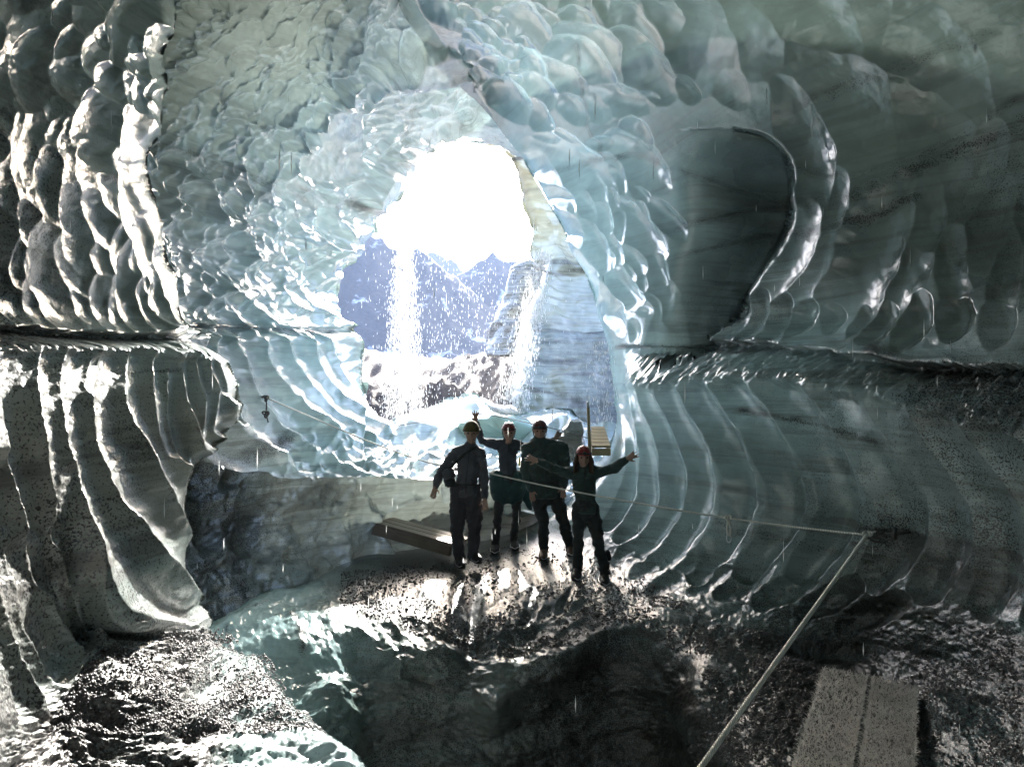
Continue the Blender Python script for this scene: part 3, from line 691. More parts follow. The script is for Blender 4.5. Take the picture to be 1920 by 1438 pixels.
l_.set_attr('pale', [(60, 648, .5), (180, 650, .5), (300, 655, .5), (380, 680, .5), (100, 560, .0), (250, 560, .0), (100, 760, .0), (260, 760, .0), (200, 200, .0), (100, 900, .0), (330, 950, .1), (250, 1250, .0), (200, 1400, .0), (380, 1330, .1), (470, 1290, .8), (510, 1330, .7), (600, 1410, .8), (520, 1400, .5), (410, 1225, .5), (350, 1150, .2), (30, 1330, .0), (640, 1450, .8), (400, 1430, .2)], 40)  # values along the ash ledge paint its sparkle; shelf rim is white ice
for pts, w_, val in (([(0, 235), (60, 262), (180, 320), (240, 345)], 7, .9), ([(0, 865), (100, 850), (230, 800)], 4, .85), ([(0, 720), (150, 715), (300, 705)], 3, .85), ([(60, 990), (120, 960), (200, 955)], 4, .8), ([(0, 625), (150, 632), (300, 634), (400, 650)], 7, 1.0)):
    l_.stroke('dirt', pts, w_, val)
l_.build(M_ICE_L)

# ---- dirty ice wall of the gap under the plank
gap = Sheet('cave_wall_gap', [(220, 900), (500, 905), (700, 900), (900, 915), (1060, 940), (1100, 1010), (1040, 1090), (760, 1130), (560, 1210), (420, 1300), (260, 1300)],
            [(350, 950, 6.4), (600, 945, 7.5), (860, 940, 8.7), (350, 1180, 6.1), (600, 1060, 7.2), (860, 1010, 8.6), (1000, 960, 9.3), (480, 1160, 6.4), (300, 1000, 6.0)], step=2.0, rough=1)
gap.warp = 8
gap.h += .16 * fbm(gap.X / 60, gap.Y / 60, 4, 121) + .03 * fbm(gap.X / 15, gap.Y / 15, 3, 125)
gap.scatter([(340, 920), (860, 920), (860, 1010), (600, 1060), (360, 1010)], 19, 1.5, 60, .38, seed=60, angvar=80, jit=.6, sizevar=.6)
gap.set_attr('pale', [(360, 960, .0), (520, 950, .6), (560, 1000, .3), (650, 960, .7), (760, 960, .8), (700, 1020, .45), (860, 970, .6), (450, 1080, .0), (560, 1080, .0)], 40)
gap.h += .25 * np.exp(-np.clip(gap.Y - 950, 0, 999) / 30)
gap.set_attr('dirt', [(360, 960, .85), (450, 1000, .65), (560, 960, .45), (600, 1030, .45), (750, 950, .22), (850, 970, .3), (400, 1100, .75), (560, 1080, .5), (680, 1020, .45)], 50)
gap.set_attr('thin', [(400, 1000, .05), (560, 1050, .22), (650, 960, .25), (750, 980, .28), (860, 970, .28), (420, 1130, .03)], 60)
gap.set_attr('tint', [(400, 1000, .05), (700, 1000, .2), (420, 1150, .3), (860, 970, .0)], 60)
gap.stroke('dirt', [(430, 970), (440, 1040), (455, 1120)], 14, .95)
gap.build(ice_material('ice_gap', clean=(.27, .29, .265), aqua=(.20, .34, .33), ash=(.030, .029, .029), trans=(.62, .70, .62), bump=.7, strata=1.0))

# ---- the rest of the cave round and behind the camera
def shell_mesh(ys, skew, cx, rx, rz, cap):
    v, f = [], []
    n = 72
    for k, y in enumerate(ys):
        sc = 1.0 if y > -3 else max(.02, math.sqrt(max(0.0, 1 - ((-3 - y) / 5.05) ** 2)))
        for i in range(n):
            a = 2 * math.pi * i / n
            w = 1 + .015 * math.sin(3 * a + y) + .012 * math.sin(7 * a - 2 * y)
            ca, sa = math.cos(a), math.sin(a)
            ca = math.copysign(abs(ca) ** .6, ca); sa = math.copysign(abs(sa) ** .6, sa)
            v.append((cx + rx * sc * w * ca, y + skew[k] * ca, 2.0 + rz * sc * w * sa))
    for k in range(len(ys) - 1):
        for i in range(n):
            j = (i + 1) % n
            f.append((k * n + i, k * n + j, (k + 1) * n + j, (k + 1) * n + i))
    if cap: f.append(tuple((len(ys) - 1) * n + i for i in range(n)))
    return v, f
M_TUNNEL = ice_material('ice_tunnel', clean=(.31, .31, .28), aqua=(.20, .40, .40), ash=(.06, .056, .055), deep=False)
# unseen passage, paled and translucent for fill light; outer hull blocks stray sky
for args, thin_ in ((([4.6, 3.6, 2.7, 1.8, 1, 0, -1.5, -3, -4.5, -6, -7.2, -8], [1.4, 1.2, 1.0, .7, .3, 0, 0, 0, 0, 0, 0, 0], 1.1, 3.70, 4.7, True), .26),
                    (([6.6, 5.4, 4, 3, 2, 1, 0, -1.5], [0] * 8, .4, 5.1, 5.0, False), .10)):
    vv, ff = shell_mesh(*args)
    o = pydata('cave_tunnel', vv, ff, M_TUNNEL, smooth=True)
    for k_, val in (('dirt', .15), ('thin', thin_), ('tint', .1), ('pale', .3)):
        a_ = o.data.attributes.new(k_, 'FLOAT', 'POINT'); a_.data.foreach_set('value', np.full(len(o.data.vertices), val, np.float32))
    o['kind'] = 'structure'
# ------------------------------------------------------------------ outside the mouth
# tall ice wall just outside on the right, its layers almost level
outer = Sheet('ice_wall_outside', [
    (895, 262), (930, 278), (958, 300), (975, 325), (985, 355), (990, 390), (998, 420), (996, 455), (1000, 485), (1018, 500), (1012, 530), (1000, 560), (985, 590), (972, 620), (962, 650), (958, 690), (962, 720), (955, 750),
    (965, 775), (1010, 800), (1250, 830), (1330, 700), (1330, 300), (1150, 150), (960, 200)],
    [(900, 270, 14.5), (1000, 330, 15.5), (1000, 480, 16.5), (1080, 480, 16.6), (1020, 530, 16.0), (960, 660, 14.6), (970, 760, 13.6), (1060, 650, 15.0), (1060, 780, 13.6), (1150, 650, 15.6), (1150, 790, 13.8), (1300, 500, 17.5)], step=2.0, rough=4)
outer.warp = 12
outer.h += .14 * fbm(outer.X / 60, outer.Y / 60, 4, 131) + .05 * fbm(outer.X / 40, outer.Y / 9, 3, 135)
outer.scatter([(960, 250), (1100, 250), (1150, 500), (1000, 500)], 26, 1.8, 70, .35, seed=70)
outer.h -= .25 * sstep(500, 520, outer.Y) * (1 - sstep(520, 640, outer.Y)) * sstep(1010, 1060, outer.X)
outer.h += .22 * sstep(632, 640, outer.Y + .02 * (outer.X - 1000)) - .25 * sstep(720, 800, outer.Y)
outer.rim(((895, 262), (930, 278), (958, 300), (975, 325), (985, 355), (990, 390), (998, 420), (996, 455), (1000, 485), (1018, 500), (1012, 530), (1000, 560), (985, 590), (972, 620), (962, 650), (958, 690), (962, 720), (955, 750)), 22, .8)
outer.set_attr('dirt', [(940, 285, .25), (1000, 400, .10), (1050, 420, .02), (1060, 490, .25), (1060, 560, .12), (1100, 560, .12), (1060, 600, .2), (1000, 600, .05), (1060, 660, .75), (1000, 690, .35), (1130, 700, .8), (1060, 730, .5), (1140, 780, .9), (1000, 760, .15)], 40)
outer.set_attr('thin', [(940, 280, .30), (1000, 350, .24), (1050, 420, .18), (1030, 550, .20), (1100, 560, .10), (990, 640, .24), (1080, 660, .12), (1060, 740, .15), (1140, 760, .0)], 40)
outer.set_attr('tint', [(1000, 350, .0), (1050, 440, .25), (1060, 560, .35), (1060, 700, .4), (1000, 650, .3)], 60)
for pts, w_, val in (([(958, 302), (985, 298), (1010, 290)], 7, .9), ([(1000, 492), (1060, 498), (1120, 495)], 8, .75), ([(1020, 520), (1060, 512), (1110, 508)], 4, .8), ([(1000, 632), (1080, 634), (1160, 642)], 5, .95), ([(985, 372), (1040, 352), (1100, 340)], 5, .5), ([(995, 430), (1060, 415), (1120, 410)], 4, .45), ([(1000, 462), (1080, 455)], 3, .4), ([(960, 668), (1060, 660), (1160, 672)], 4, .7), ([(970, 690), (1100, 700), (1160, 720)], 7, .7), ([(990, 745), (1080, 762), (1160, 800)], 6, .8)):
    outer.stroke('dirt', pts, w_, val)
outer.build(ice_material('ice_outside', clean=(.33, .36, .32), aqua=(.25, .38, .35), ash=(.05, .048, .046), trans=(.80, .82, .62), bump=.8, strata=1.4, tilt=(0, .08, 0)))

# leaning dirty pinnacle in front of the hills
def blob_mesh(name, rings, mat, seed=1, n=40, amp=.12, parent=None, fine=.03, close=True):
    """a lump built from rings (centre x, y, z, radius x, radius y)"""
    rr = catmull(rings, 8)
    v, f = [], []
    for k, (x, y, z, rx, ry) in enumerate(rr):
        for i in range(n):
            a = 2 * math.pi * i / n
            u = np.array([math.cos(a) * 1.7 + seed * 3.1]); w = np.array([math.sin(a) * 1.7 + z * 1.3 / max(.2, rx)])
            d = 1 + amp * float(fbm(u + z * .8, w, 4, seed)[0]) * 2 + fine * float(fbm(u * 6, w * 6, 2, seed + 5)[0])
            v.append((x + rx * d * math.cos(a), y + ry * d * math.sin(a), z + fine * float(fbm(u * 5, w * 5, 2, seed + 9)[0])))
    m = len(rr)
    for k in range(m - 1):
        for i in range(n):
            j = (i + 1) % n
            f.append((k * n + i, k * n + j, (k + 1) * n + j, (k + 1) * n + i))
    f.append(tuple((m - 1) * n + i for i in range(n))); f.append(tuple(range(n - 1, -1, -1)))
    return pydata(name, v, f, mat, parent, smooth=True)

def set_flat_attr(o, **kw):
    for k, val in kw.items():
        a = o.data.attributes.new(k, 'FLOAT', 'POINT'); a.data.foreach_set('value', np.full(len(o.data.vertices), val, np.float32))

M_PINN = ice_material('ice_pinnacle', clean=(.45, .45, .44), aqua=(.4, .5, .52), ash=(.07, .06, .06), bump=.9, grit_scale=14, strata=2.0, tilt=(0, .35, 0), deep=False)
Yp = 21.0
def ring(px0, px1, py, ry=.5):
    a, b = at(px0, py, Yp), at(px1, py, Yp)
    return ((a.x + b.x) / 2, Yp, a.z, (b.x - a.x) / 2, ry)
o = blob_mesh('ice_pinnacle', [ring(915, 985, 668, .9), ring(914, 990, 640, .9), ring(926, 1000, 600, .8), ring(944, 1006, 560, .7), ring(948, 1014, 525, .6), ring(958, 1018, 505, .5), ring(975, 1016, 492, .3)], M_PINN, seed=3, amp=.16, fine=.05)
set_flat_attr(o, dirt=.5, thin=.12, tint=.1)
tag(o, 'leaning pinnacle of ash streaked ice outside beside the tall ice wall', 'ice block')

# pale green block of clean ice behind the people, with snow on top
M_BLOCK = ice_material('ice_block', clean=(.45, .62, .54), aqua=(.40, .62, .62), ash=(.08, .08, .08), strata=.25, bump=.35, trans=(.62, .88, .78), deep=False)
Yb = 10.6
def lump(name, pts, Y0, depth, mat, seed, dirt, thin, tint):
    """a solid block: an outline standing at distance Y0, pushed back by depth, edges rounded"""
    pl = catmull(pts, 6, True)
    pl = pl + np.stack([fbm(pl[:, 0] / 16, pl[:, 1] / 16, 3, seed), fbm(pl[:, 0] / 16, pl[:, 1] / 16, 3, seed + 3)], 1) * 8
    c = pl.mean(0)
    v, f = [], []
    lay = [(.02, .12), (.35, .03), (.65, .01), (.85, .04), (.95, .12), (1.0, .26), (1.0, .6), (.96, .9), (.8, 1.0), (.02, 1.0)]
    n = len(pl)
    for s_, d_ in lay:
        for (x, y) in pl:
            q = c + (np.array([x, y]) - c) * s_
            nn = float(fbm(np.array([q[0] / 22]), np.array([q[1] / 22]), 3, seed + 7)[0])
            p = at(q[0], q[1], Y0)
            v.append((p.x + .03 * nn, Y0 + depth * d_ + .16 * nn, p.z + .03 * nn))
    for k in range(len(lay) - 1):
        for i in range(n):
            j = (i + 1) % n
            f.append((k * n + i, k * n + j, (k + 1) * n + j, (k + 1) * n + i))
    f.append(tuple(range(n - 1, -1, -1))); f.append(tuple((len(lay) - 1) * n + i for i in range(n)))
    o = pydata(name, v, f, mat, smooth=True)
    set_flat_attr(o, dirt=dirt, thin=thin, tint=tint)
    return o
o = lump('ice_block', [(860, 800), (880, 784), (930, 779), (985, 788), (1040, 806), (1075, 824), (1085, 860), (1040, 890), (900, 890), (872, 850)], 12.0, .9, M_BLOCK, 141, .02, .35, .25)
tag(o, 'pale green block of clear ice rising behind the four people', 'ice block')
M_SNOW = ice_material('snow_crust', clean=(.80, .82, .84), aqua=(.7, .8, .85), ash=(.12, .11, .11), strata=.2, bump=.5, rough=(.4, .6), trans=(.8, .85, .85), spec=.3, coat=0, deep=False)
o = lump('snow_bank', [(735, 800), (770, 775), (810, 762), (850, 748), (890, 746), (935, 764), (990, 768), (1050, 776), (1100, 790), (1150, 800), (1150, 830), (1000, 800), (930, 784), (870, 790), (800, 812)], 13.8, 1.6, M_SNOW, 151, .10, .25, .1)
tag(o, 'bright bank of wet snow and ice along the mouth of the cave', 'snow bank')
M_LUMP = ice_material('ice_lump', clean=(.42, .43, .42), aqua=(.4, .45, .45), ash=(.07, .068, .066), strata=.6, bump=1.0, grit_scale=30, deep=False)
o = lump('ice_lump', [(1052, 812), (1062, 797), (1078, 790), (1092, 800), (1098, 830), (1092, 862), (1060, 868), (1040, 850), (1040, 826)], 9.6, .5, M_LUMP, 161, .42, .05, .1)
tag(o, 'grey gritty lump of ice just behind the shoulder of the broadest person', 'ice block')

# terrain from the mouth to the horizon
def terrain(name, xs, ys, fn, mat):
    X, Y = np.meshgrid(xs, ys)
    Z = fn(X, Y)
    v = np.stack([X, Y, Z], -1).reshape(-1, 3)
    nx, ny = len(xs), len(ys)
    j, i = np.meshgrid(np.arange(ny - 1), np.arange(nx - 1), indexing='ij')
    F = np.stack([j * nx + i, j * nx + i + 1, (j + 1) * nx + i + 1, (j + 1) * nx + i], -1).reshape(-1, 4)
    me = bpy.data.meshes.new(name)
    me.vertices.add(len(v)); me.vertices.foreach_set('co', v.astype(np.float32).ravel())
    me.loops.add(F.size); me.loops.foreach_set('vertex_index', F.astype(np.int32).ravel())
    me.polygons.add(len(F)); me.polygons.foreach_set('loop_start', np.arange(0, F.size, 4, dtype=np.int32))
    me.polygons.foreach_set('loop_total', np.full(len(F), 4, np.int32))
    me.update(calc_edges=True)
    o = link(name, me, mat)
    o['kind'] = 'structure'
    return o

def rock_mat(name, dark, light, snow, snow_at, scale, bump=1.0, rough=.8):
    m, nt, p, out = new_mat(name)
    geo = N(nt, 'ShaderNodeNewGeometry')
    P = geo.outputs['Position']
    n1 = noise(nt, P, scale, 6, .62, .5)
    n2 = noise(nt, P, scale * 9, 4, .65)
    c = mixc(nt, n2, dark, light)
    s = N(nt, 'ShaderNodeSeparateXYZ'); nt.links.new(geo.outputs['Normal'], s.inputs[0])
    f = ramp(nt, mathn(nt, 'ADD', mathn(nt, 'MULTIPLY', n1, .75), mathn(nt, 'MULTIPLY', s.outputs[2], .35)), [(snow_at, 0.0), (snow_at + .07, 1.0)])
    c = mixc(nt, f, c, snow)
    nt.links.new(c, p.inputs['Base Color'])
    p.inputs['Roughness'].default_value = rough
    p.inputs['Specular IOR Level'].default_value = .35
    bn = N(nt, 'ShaderNodeBump'); bn.inputs['Strength'].default_value = bump; bn.inputs['Distance'].default_value = .5 / scale * .2
    nt.links.new(noise(nt, P, scale * 5, 6, .65), bn.inputs['Height'])
    nt.links.new(bn.outputs[0], p.inputs['Normal'])
    return m

M_ASH = rock_mat('ash_ground', (.018, .015, .016), (.055, .045, .045), (.40, .38, .38), .90, .12)
def ground_h(X, Y):
    h = .55 + .006 * np.clip(Y - 14, 0, 300) + .25 * fbm(X / 3.5, Y / 3.5, 4, 171) + .06 * fbm(X / .7, Y / .7, 3, 175)
    h = h + .10 * np.clip(Y - 14, 0, 60) ** .5
    far = sstep(200, 900, Y)
    return h * (1 - far) + far * (2 + 10 * fbm(X / 200, Y / 200, 4, 178))
ys_ = np.concatenate([np.linspace(12.6, 40, 130), np.geomspace(41, 5200, 120)])
xs_ = np.sinh(np.linspace(-7, 7, 241)) * 5.0
terrain('ground', xs_, ys_, ground_h, M_ASH)
# black ground under and around the glacier, so that no sky shows from below
pydata('ground_below', [(-2700, -600, -3.2), (2700, -600, -3.2), (2700, 12.7, -3.2), (-2700, 12.7, -3.2)], [(0, 1, 2, 3)], M_ASH)['kind'] = 'structure'

# dark ash hills
M_HILL = rock_mat('ash_hill', (.014, .012, .013), (.055, .043, .043), (.45, .42, .42), .92, .35)
def hill(name, prof, Y0, deep, mat, seed, rugged=.12, nx=170, ny=46):
    """a ridge: prof gives pixels of its skyline, the slope runs down towards the cave and away behind"""
    pr = np.array(prof, float)
    xs = np.linspace(pr[0, 0], pr[-1, 0], nx)
    zs = CAM_Z - (np.interp(xs, pr[:, 0], pr[:, 1]) - 719) / FPX * Y0
    wx = (xs - 960) / FPX * Y0
    t = np.linspace(-1, 1, ny)
    X = np.repeat(wx[None], ny, 0)
    T = np.repeat(t[:, None], nx, 1)
    base = .2
    fall = np.where(T < 0, np.abs(T) ** 1.15, np.abs(T) ** 1.3)
    Yv = Y0 + T * deep
    H = np.repeat(zs[None], ny, 0)
    amp = rugged * (np.abs(H - base) + .02 * deep)
    rid = 1 - np.abs(fbm(X / deep * 6, Yv / deep * 2.2, 4, seed)) * 2
    Z = base + (H - base) * (1 - fall) + amp * (rid - 1.0) * np.minimum(1, np.abs(T) * 5) + amp * .5 * fbm(X / deep * 25, Yv / deep * 12, 3, seed + 6)
    v = np.stack([X + amp * .5 * fbm(X / deep * 5, T * 3, 2, seed + 9) * np.abs(T), Yv, Z], -1).reshape(-1, 3)
    j, i = np.meshgrid(np.arange(ny - 1), np.arange(nx - 1), indexing='ij')
    F = np.stack([j * nx + i, j * nx + i + 1, (j + 1) * nx + i + 1, (j + 1) * nx + i], -1).reshape(-1, 4)
    me = bpy.data.meshes.new(name)
    me.from_pydata(v.tolist(), [], F.tolist()); me.update()
    o = link(name, me, mat)
    o['kind'] = 'structure'
    return o
hill('hill', [(760, 790), (800, 772), (840, 742), (880, 706), (920, 680), (950, 668), (990, 662), (1060, 668), (1200, 700)], 24, 7, M_HILL, 181, .10)
hill('hill', [(560, 740), (640, 722), (690, 716), (740, 722), (790, 716), (830, 712), (870, 730), (910, 760), (930, 780)], 19, 4.5, M_HILL, 191, .16)
hill('hill', [(640, 720), (760, 700), (830, 684), (870, 667), (910, 659), (960, 660), (1040, 664), (1150, 690)], 52, 12, M_HILL, 201, .10)
hill('hill', [(520, 650), (600, 640), (660, 646), (720, 660), (780, 668), (850, 672), (900, 662), (1000, 668)], 90, 28, M_HILL, 211, .14)

# snow streaked mountains
M_MTN = rock_mat('mountain_rock', (.022, .024, .030), (.07, .075, .09), (.36, .41, .50), .70, .016, rough=.9)
hill('mountain', [(-900, 560), (300, 480), (520, 430), (620, 405), (668, 420), (700, 441), (722, 452), (740, 466), (762, 474), (785, 468), (806, 480), (830, 500), (860, 522), (900, 560), (960, 610), (1050, 660)], 1500, 420, M_MTN, 221, .07, 420, 110)
hill('mountain', [(640, 690), (740, 620), (800, 560), (850, 520), (880, 505), (905, 486), (925, 469), (938, 482), (958, 492), (985, 490), (1010, 494), (1100, 470), (1300, 440), (2600, 560)], 1900, 520, M_MTN, 231, .07, 420, 110)
hill('mountain', [(560, 560), (700, 510), (760, 492), (800, 474), (820, 470), (838, 482), (862, 500), (880, 512), (920, 540), (1000, 560), (1200, 560)], 2900, 600, M_MTN, 241, .06, 240, 70)

# ---- the air between here and the mountains
m_h, nt_h, p_h, out_h = new_mat('haze_air')
nt_h.nodes.remove(p_h)
pv = N(nt_h, 'ShaderNodeVolumePrincipled')
pv.inputs['Color'].default_value = (.50, .66, 1.0, 1)
pv.inputs['Density'].default_value = .00008
pv.inputs['Anisotropy'].default_value = 0.0
nt_h.links.new(pv.outputs[0], out_h.inputs['Volume'])
hx, hy0, hy1, hz0, hz1 = 6500, -700, 5400, -5.0, 1500
hv = [(x, y, z) for z in (hz0, hz1) for y in (hy0, hy1) for x in (-hx, hx)]
o = pydata('haze', hv, [(0, 2, 3, 1), (4, 5, 7, 6), (0, 1, 5, 4), (2, 6, 7, 3), (0, 4, 6, 2), (1, 3, 7, 5)], m_h)
o['kind'] = 'stuff'
# ------------------------------------------------------------------ people
def cloth(name, col, rough=.85, scale=60, sheen=.15):
    return plain_mat(name, col, rough, .3, scale, .5, .2, sheen=sheen)
M_SKIN = plain_mat('skin', (.30, .19, .15), .5, .12, 30, .1)
M_GREY = cloth('grey_softshell', (.085, .085, .10))
M_BLACK = cloth('black_cloth', (.035, .040, .042))
M_NAVY = cloth('navy_fleece', (.055, .068, .085))
M_DKGREEN = cloth('dark_green_jacket', (.042, .066, .064))
M_TEAL = cloth('teal_jacket', (.025, .060, .060))
M_MAROON = plain_mat('maroon_shell', (.14, .020, .022), .35, .2, 20, .1, .5)
M_RED = plain_mat('red_shell', (.24, .025, .025), .35, .2, 20, .1, .5)
M_OLIVE = cloth('olive_knit', (.085, .068, .025))
M_BOOT = plain_mat('boot_leather', (.020, .018, .017), .5, .3, 40, .3)
M_BROWNBOOT = plain_mat('brown_boot_leather', (.10, .055, .035), .55, .3, 40, .3)
M_HAIR = plain_mat('hair', (.05, .03, .02), .5, .3, 80, .3)
M_STEEL = plain_mat('steel', (.45, .46, .48), .35, .15, 60, .1, .5, 1.0)
M_EYE = plain_mat('eye', (.03, .02, .02), .15)
M_YELLOW = plain_mat('reflective_strip', (.75, .72, .25), .4)

def bm_tube(bm, pts, rad, seg=12, endcap=1.0):
    """a tapering limb with round ends; rad holds r or (r across, r deep) per point"""
    P = [Vector(p) for p in pts]
    rr = [(r, r) if isinstance(r, (int, float)) else r for r in rad]
    def put(a, k): return a
    d0 = (P[1] - P[0]).normalized(); d1 = (P[-1] - P[-2]).normalized()
    pts2, r2 = [], []
    for f in (.98, .80, .45): pts2.append(P[0] - d0 * min(rr[0]) * f); r2.append(tuple(x * math.sqrt(1 - f * f) for x in rr[0]))
    for p, r in zip(P, rr): pts2.append(p); r2.append(r)
    for f in (.45, .80, .98): pts2.append(P[-1] + d1 * min(rr[-1]) * f * endcap); r2.append(tuple(x * math.sqrt(1 - f * f) for x in rr[-1]))
    rings = []
    n = len(pts2)
    for k in range(n):
        t = (pts2[min(k + 1, n - 1)] - pts2[max(k - 1, 0)]).normalized()
        ref = Vector((0, 1, 0)) if abs(t.y) < .9 else Vector((0, 0, 1))
        ax = t.cross(ref).normalized(); ay = ax.cross(t).normalized()
        rings.append([bm.verts.new(pts2[k] + ax * r2[k][0] * math.cos(2 * math.pi * i / seg) + ay * r2[k][1] * math.sin(2 * math.pi * i / seg)) for i in range(seg)])
    for a, b in zip(rings[:-1], rings[1:]):
        for i in range(seg):
            bm.faces.new((a[i], a[(i + 1) % seg], b[(i + 1) % seg], b[i]))
    bm.faces.new(rings[0][::-1]); bm.faces.new(rings[-1])

def bm_ball(bm, c, r, sub=2):
    m = Matrix.Translation(Vector(c)) @ Matrix.Diagonal((*((r, r, r) if isinstance(r, (int, float)) else r), 1))
    bmesh.ops.create_icosphere(bm, subdivisions=sub, radius=1.0, matrix=m)

def fused(name, bm, mat, parent, voxel=.012, smooth=4, noise_amp=0.0, seed=0):
    """weld overlapping limbs into one continuous skin"""
    bmesh.ops.recalc_face_normals(bm, faces=bm.faces)
    me = bpy.data.meshes.new(name)
    bm.to_mesh(me); bm.free()
    tmp = bpy.data.objects.new('tmp', me); COL.objects.link(tmp)
    md = tmp.modifiers.new('r', 'REMESH'); md.mode = 'VOXEL'; md.voxel_size = voxel
    ms = tmp.modifiers.new('s', 'SMOOTH'); ms.iterations = smooth; ms.factor = .5
    dg = bpy.context.evaluated_depsgraph_get(); dg.update()
    out = bpy.data.meshes.new_from_object(tmp.evaluated_get(dg))
    bpy.data.objects.remove(tmp, do_unlink=True); bpy.data.meshes.remove(me)
    out.name = name
    out.materials.clear()
    if noise_amp:
        n = len(out.vertices); co = np.empty(n * 3, np.float32); out.vertices.foreach_get('co', co); co = co.reshape(-1, 3)
        nr = np.empty(n * 3, np.float32); out.vertices.foreach_get('normal', nr); nr = nr.reshape(-1, 3)
        a = fbm((co[:, 0] + co[:, 1]) * 9 + seed, co[:, 2] * 16, 3, 301 + seed) + .6 * fbm((co[:, 0] - co[:, 2] * .8) * 22, (co[:, 2] + co[:, 1]) * 14, 2, 311 + seed)
        co = co + nr * (a * noise_amp)[:, None]
        out.vertices.foreach_set('co', co.astype(np.float32).ravel()); out.update()
    return link(name, out, mat, parent)

def hand(bm, wrist, tip, side, spread=.25, curl=.0, size=1.0, palm_n=Vector((0, -1, 0))):
    """palm, four unequal fingers and a thumb leaving the side of the palm; side = +1/-1 picks the thumb's side"""
    w = Vector(wrist); d = (Vector(tip) - w).normalized()
    pn = (palm_n - d * palm_n.dot(d)).normalized()
    s = d.cross(pn).normalized() * side
    size *= .88
    L = .19 * size
    bm_tube(bm, [w, w + d * .05 * size, w + d * L * .50], [(.026 * size, .018 * size), (.036 * size, .016 * size), (.040 * size, .014 * size)])
    for k, (off, ln, an) in enumerate(((.030, .072, .5), (.010, .082, .15), (-.011, .076, -.2), (-.031, .060, -.55))):
        b = w + d * L * .46 + s * off * size
        fd = (d + s * an * spread).normalized()
        k1 = b + fd * ln * .5 * size + pn * curl * .015
        k2 = k1 + (fd + pn * curl * .9).normalized() * ln * .30 * size
        k3 = k2 + (fd + pn * curl * 1.6).normalized() * ln * .25 * size
        bm_tube(bm, [b, k1, k2, k3], [.0098 * size, .0090 * size, .0082 * size, .0070 * size], 8)
    b = w + d * L * .16 + s * .026 * size
    td = (d * .65 + s * .75 + pn * .25).normalized()
    k1 = b + td * .040 * size; k2 = k1 + (td + d * .5).normalized() * .030 * size
    bm_tube(bm, [b, k1, k2], [.013 * size, .011 * size, .0085 * size], 8)

def head_mesh(bm, c, h, look=Vector((0, -1, 0))):
    """h is the height of the head; skull, jaw, nose, brow, lips, ears"""
    c = Vector(c); f = look.normalized(); sd = Vector((0, 0, 1)).cross(f).normalized(); up = Vector((0, 0, 1))
    bm_ball(bm, c + up * h * .10 - f * h * .04, (h * .335, h * .40, h * .38), 3)
    bm_tube(bm, [c + up * h * .08 + f * h * .08, c - up * h * .20 + f * h * .10, c - up * h * .40 + f * h * .17], [(h * .30, h * .28), (h * .27, h * .24), (h * .14, h * .13)])
    bm_tube(bm, [c + up * h * .06 + f * h * .36, c - up * h * .06 + f * h * .43, c - up * h * .11 + f * h * .40], [h * .035, h * .05, h * .06], 8)
    bm_tube(bm, [c - sd * h * .20 + up * h * .08 + f * h * .33, c + up * h * .09 + f * h * .37, c + sd * h * .20 + up * h * .08 + f * h * .33], [h * .035, h * .035, h * .035], 8)
    for q in (-.21, -.255): bm_tube(bm, [c - sd * h * .09 + up * h * q + f * h * .335, c + up * h * q + f * h * .365, c + sd * h * .09 + up * h * q + f * h * .335], [h * .02, h * .027, h * .02], 8)
    for q in (-1, 1):
        bm_ball(bm, c + sd * q * h * .335 - up * h * .01 - f * h * .02, (h * .045, h * .06, h * .10), 2)

class Figure:
    def __init__(s, label, Y, feet_z):
        s.Y = Y; s.root = empty('person', (0, Y, feet_z)); tag(s.root, label, 'person', 'people standing on the ash mound')
    def p(s, px, py, dy=0.0):
        return at(px, py, s.Y + dy)

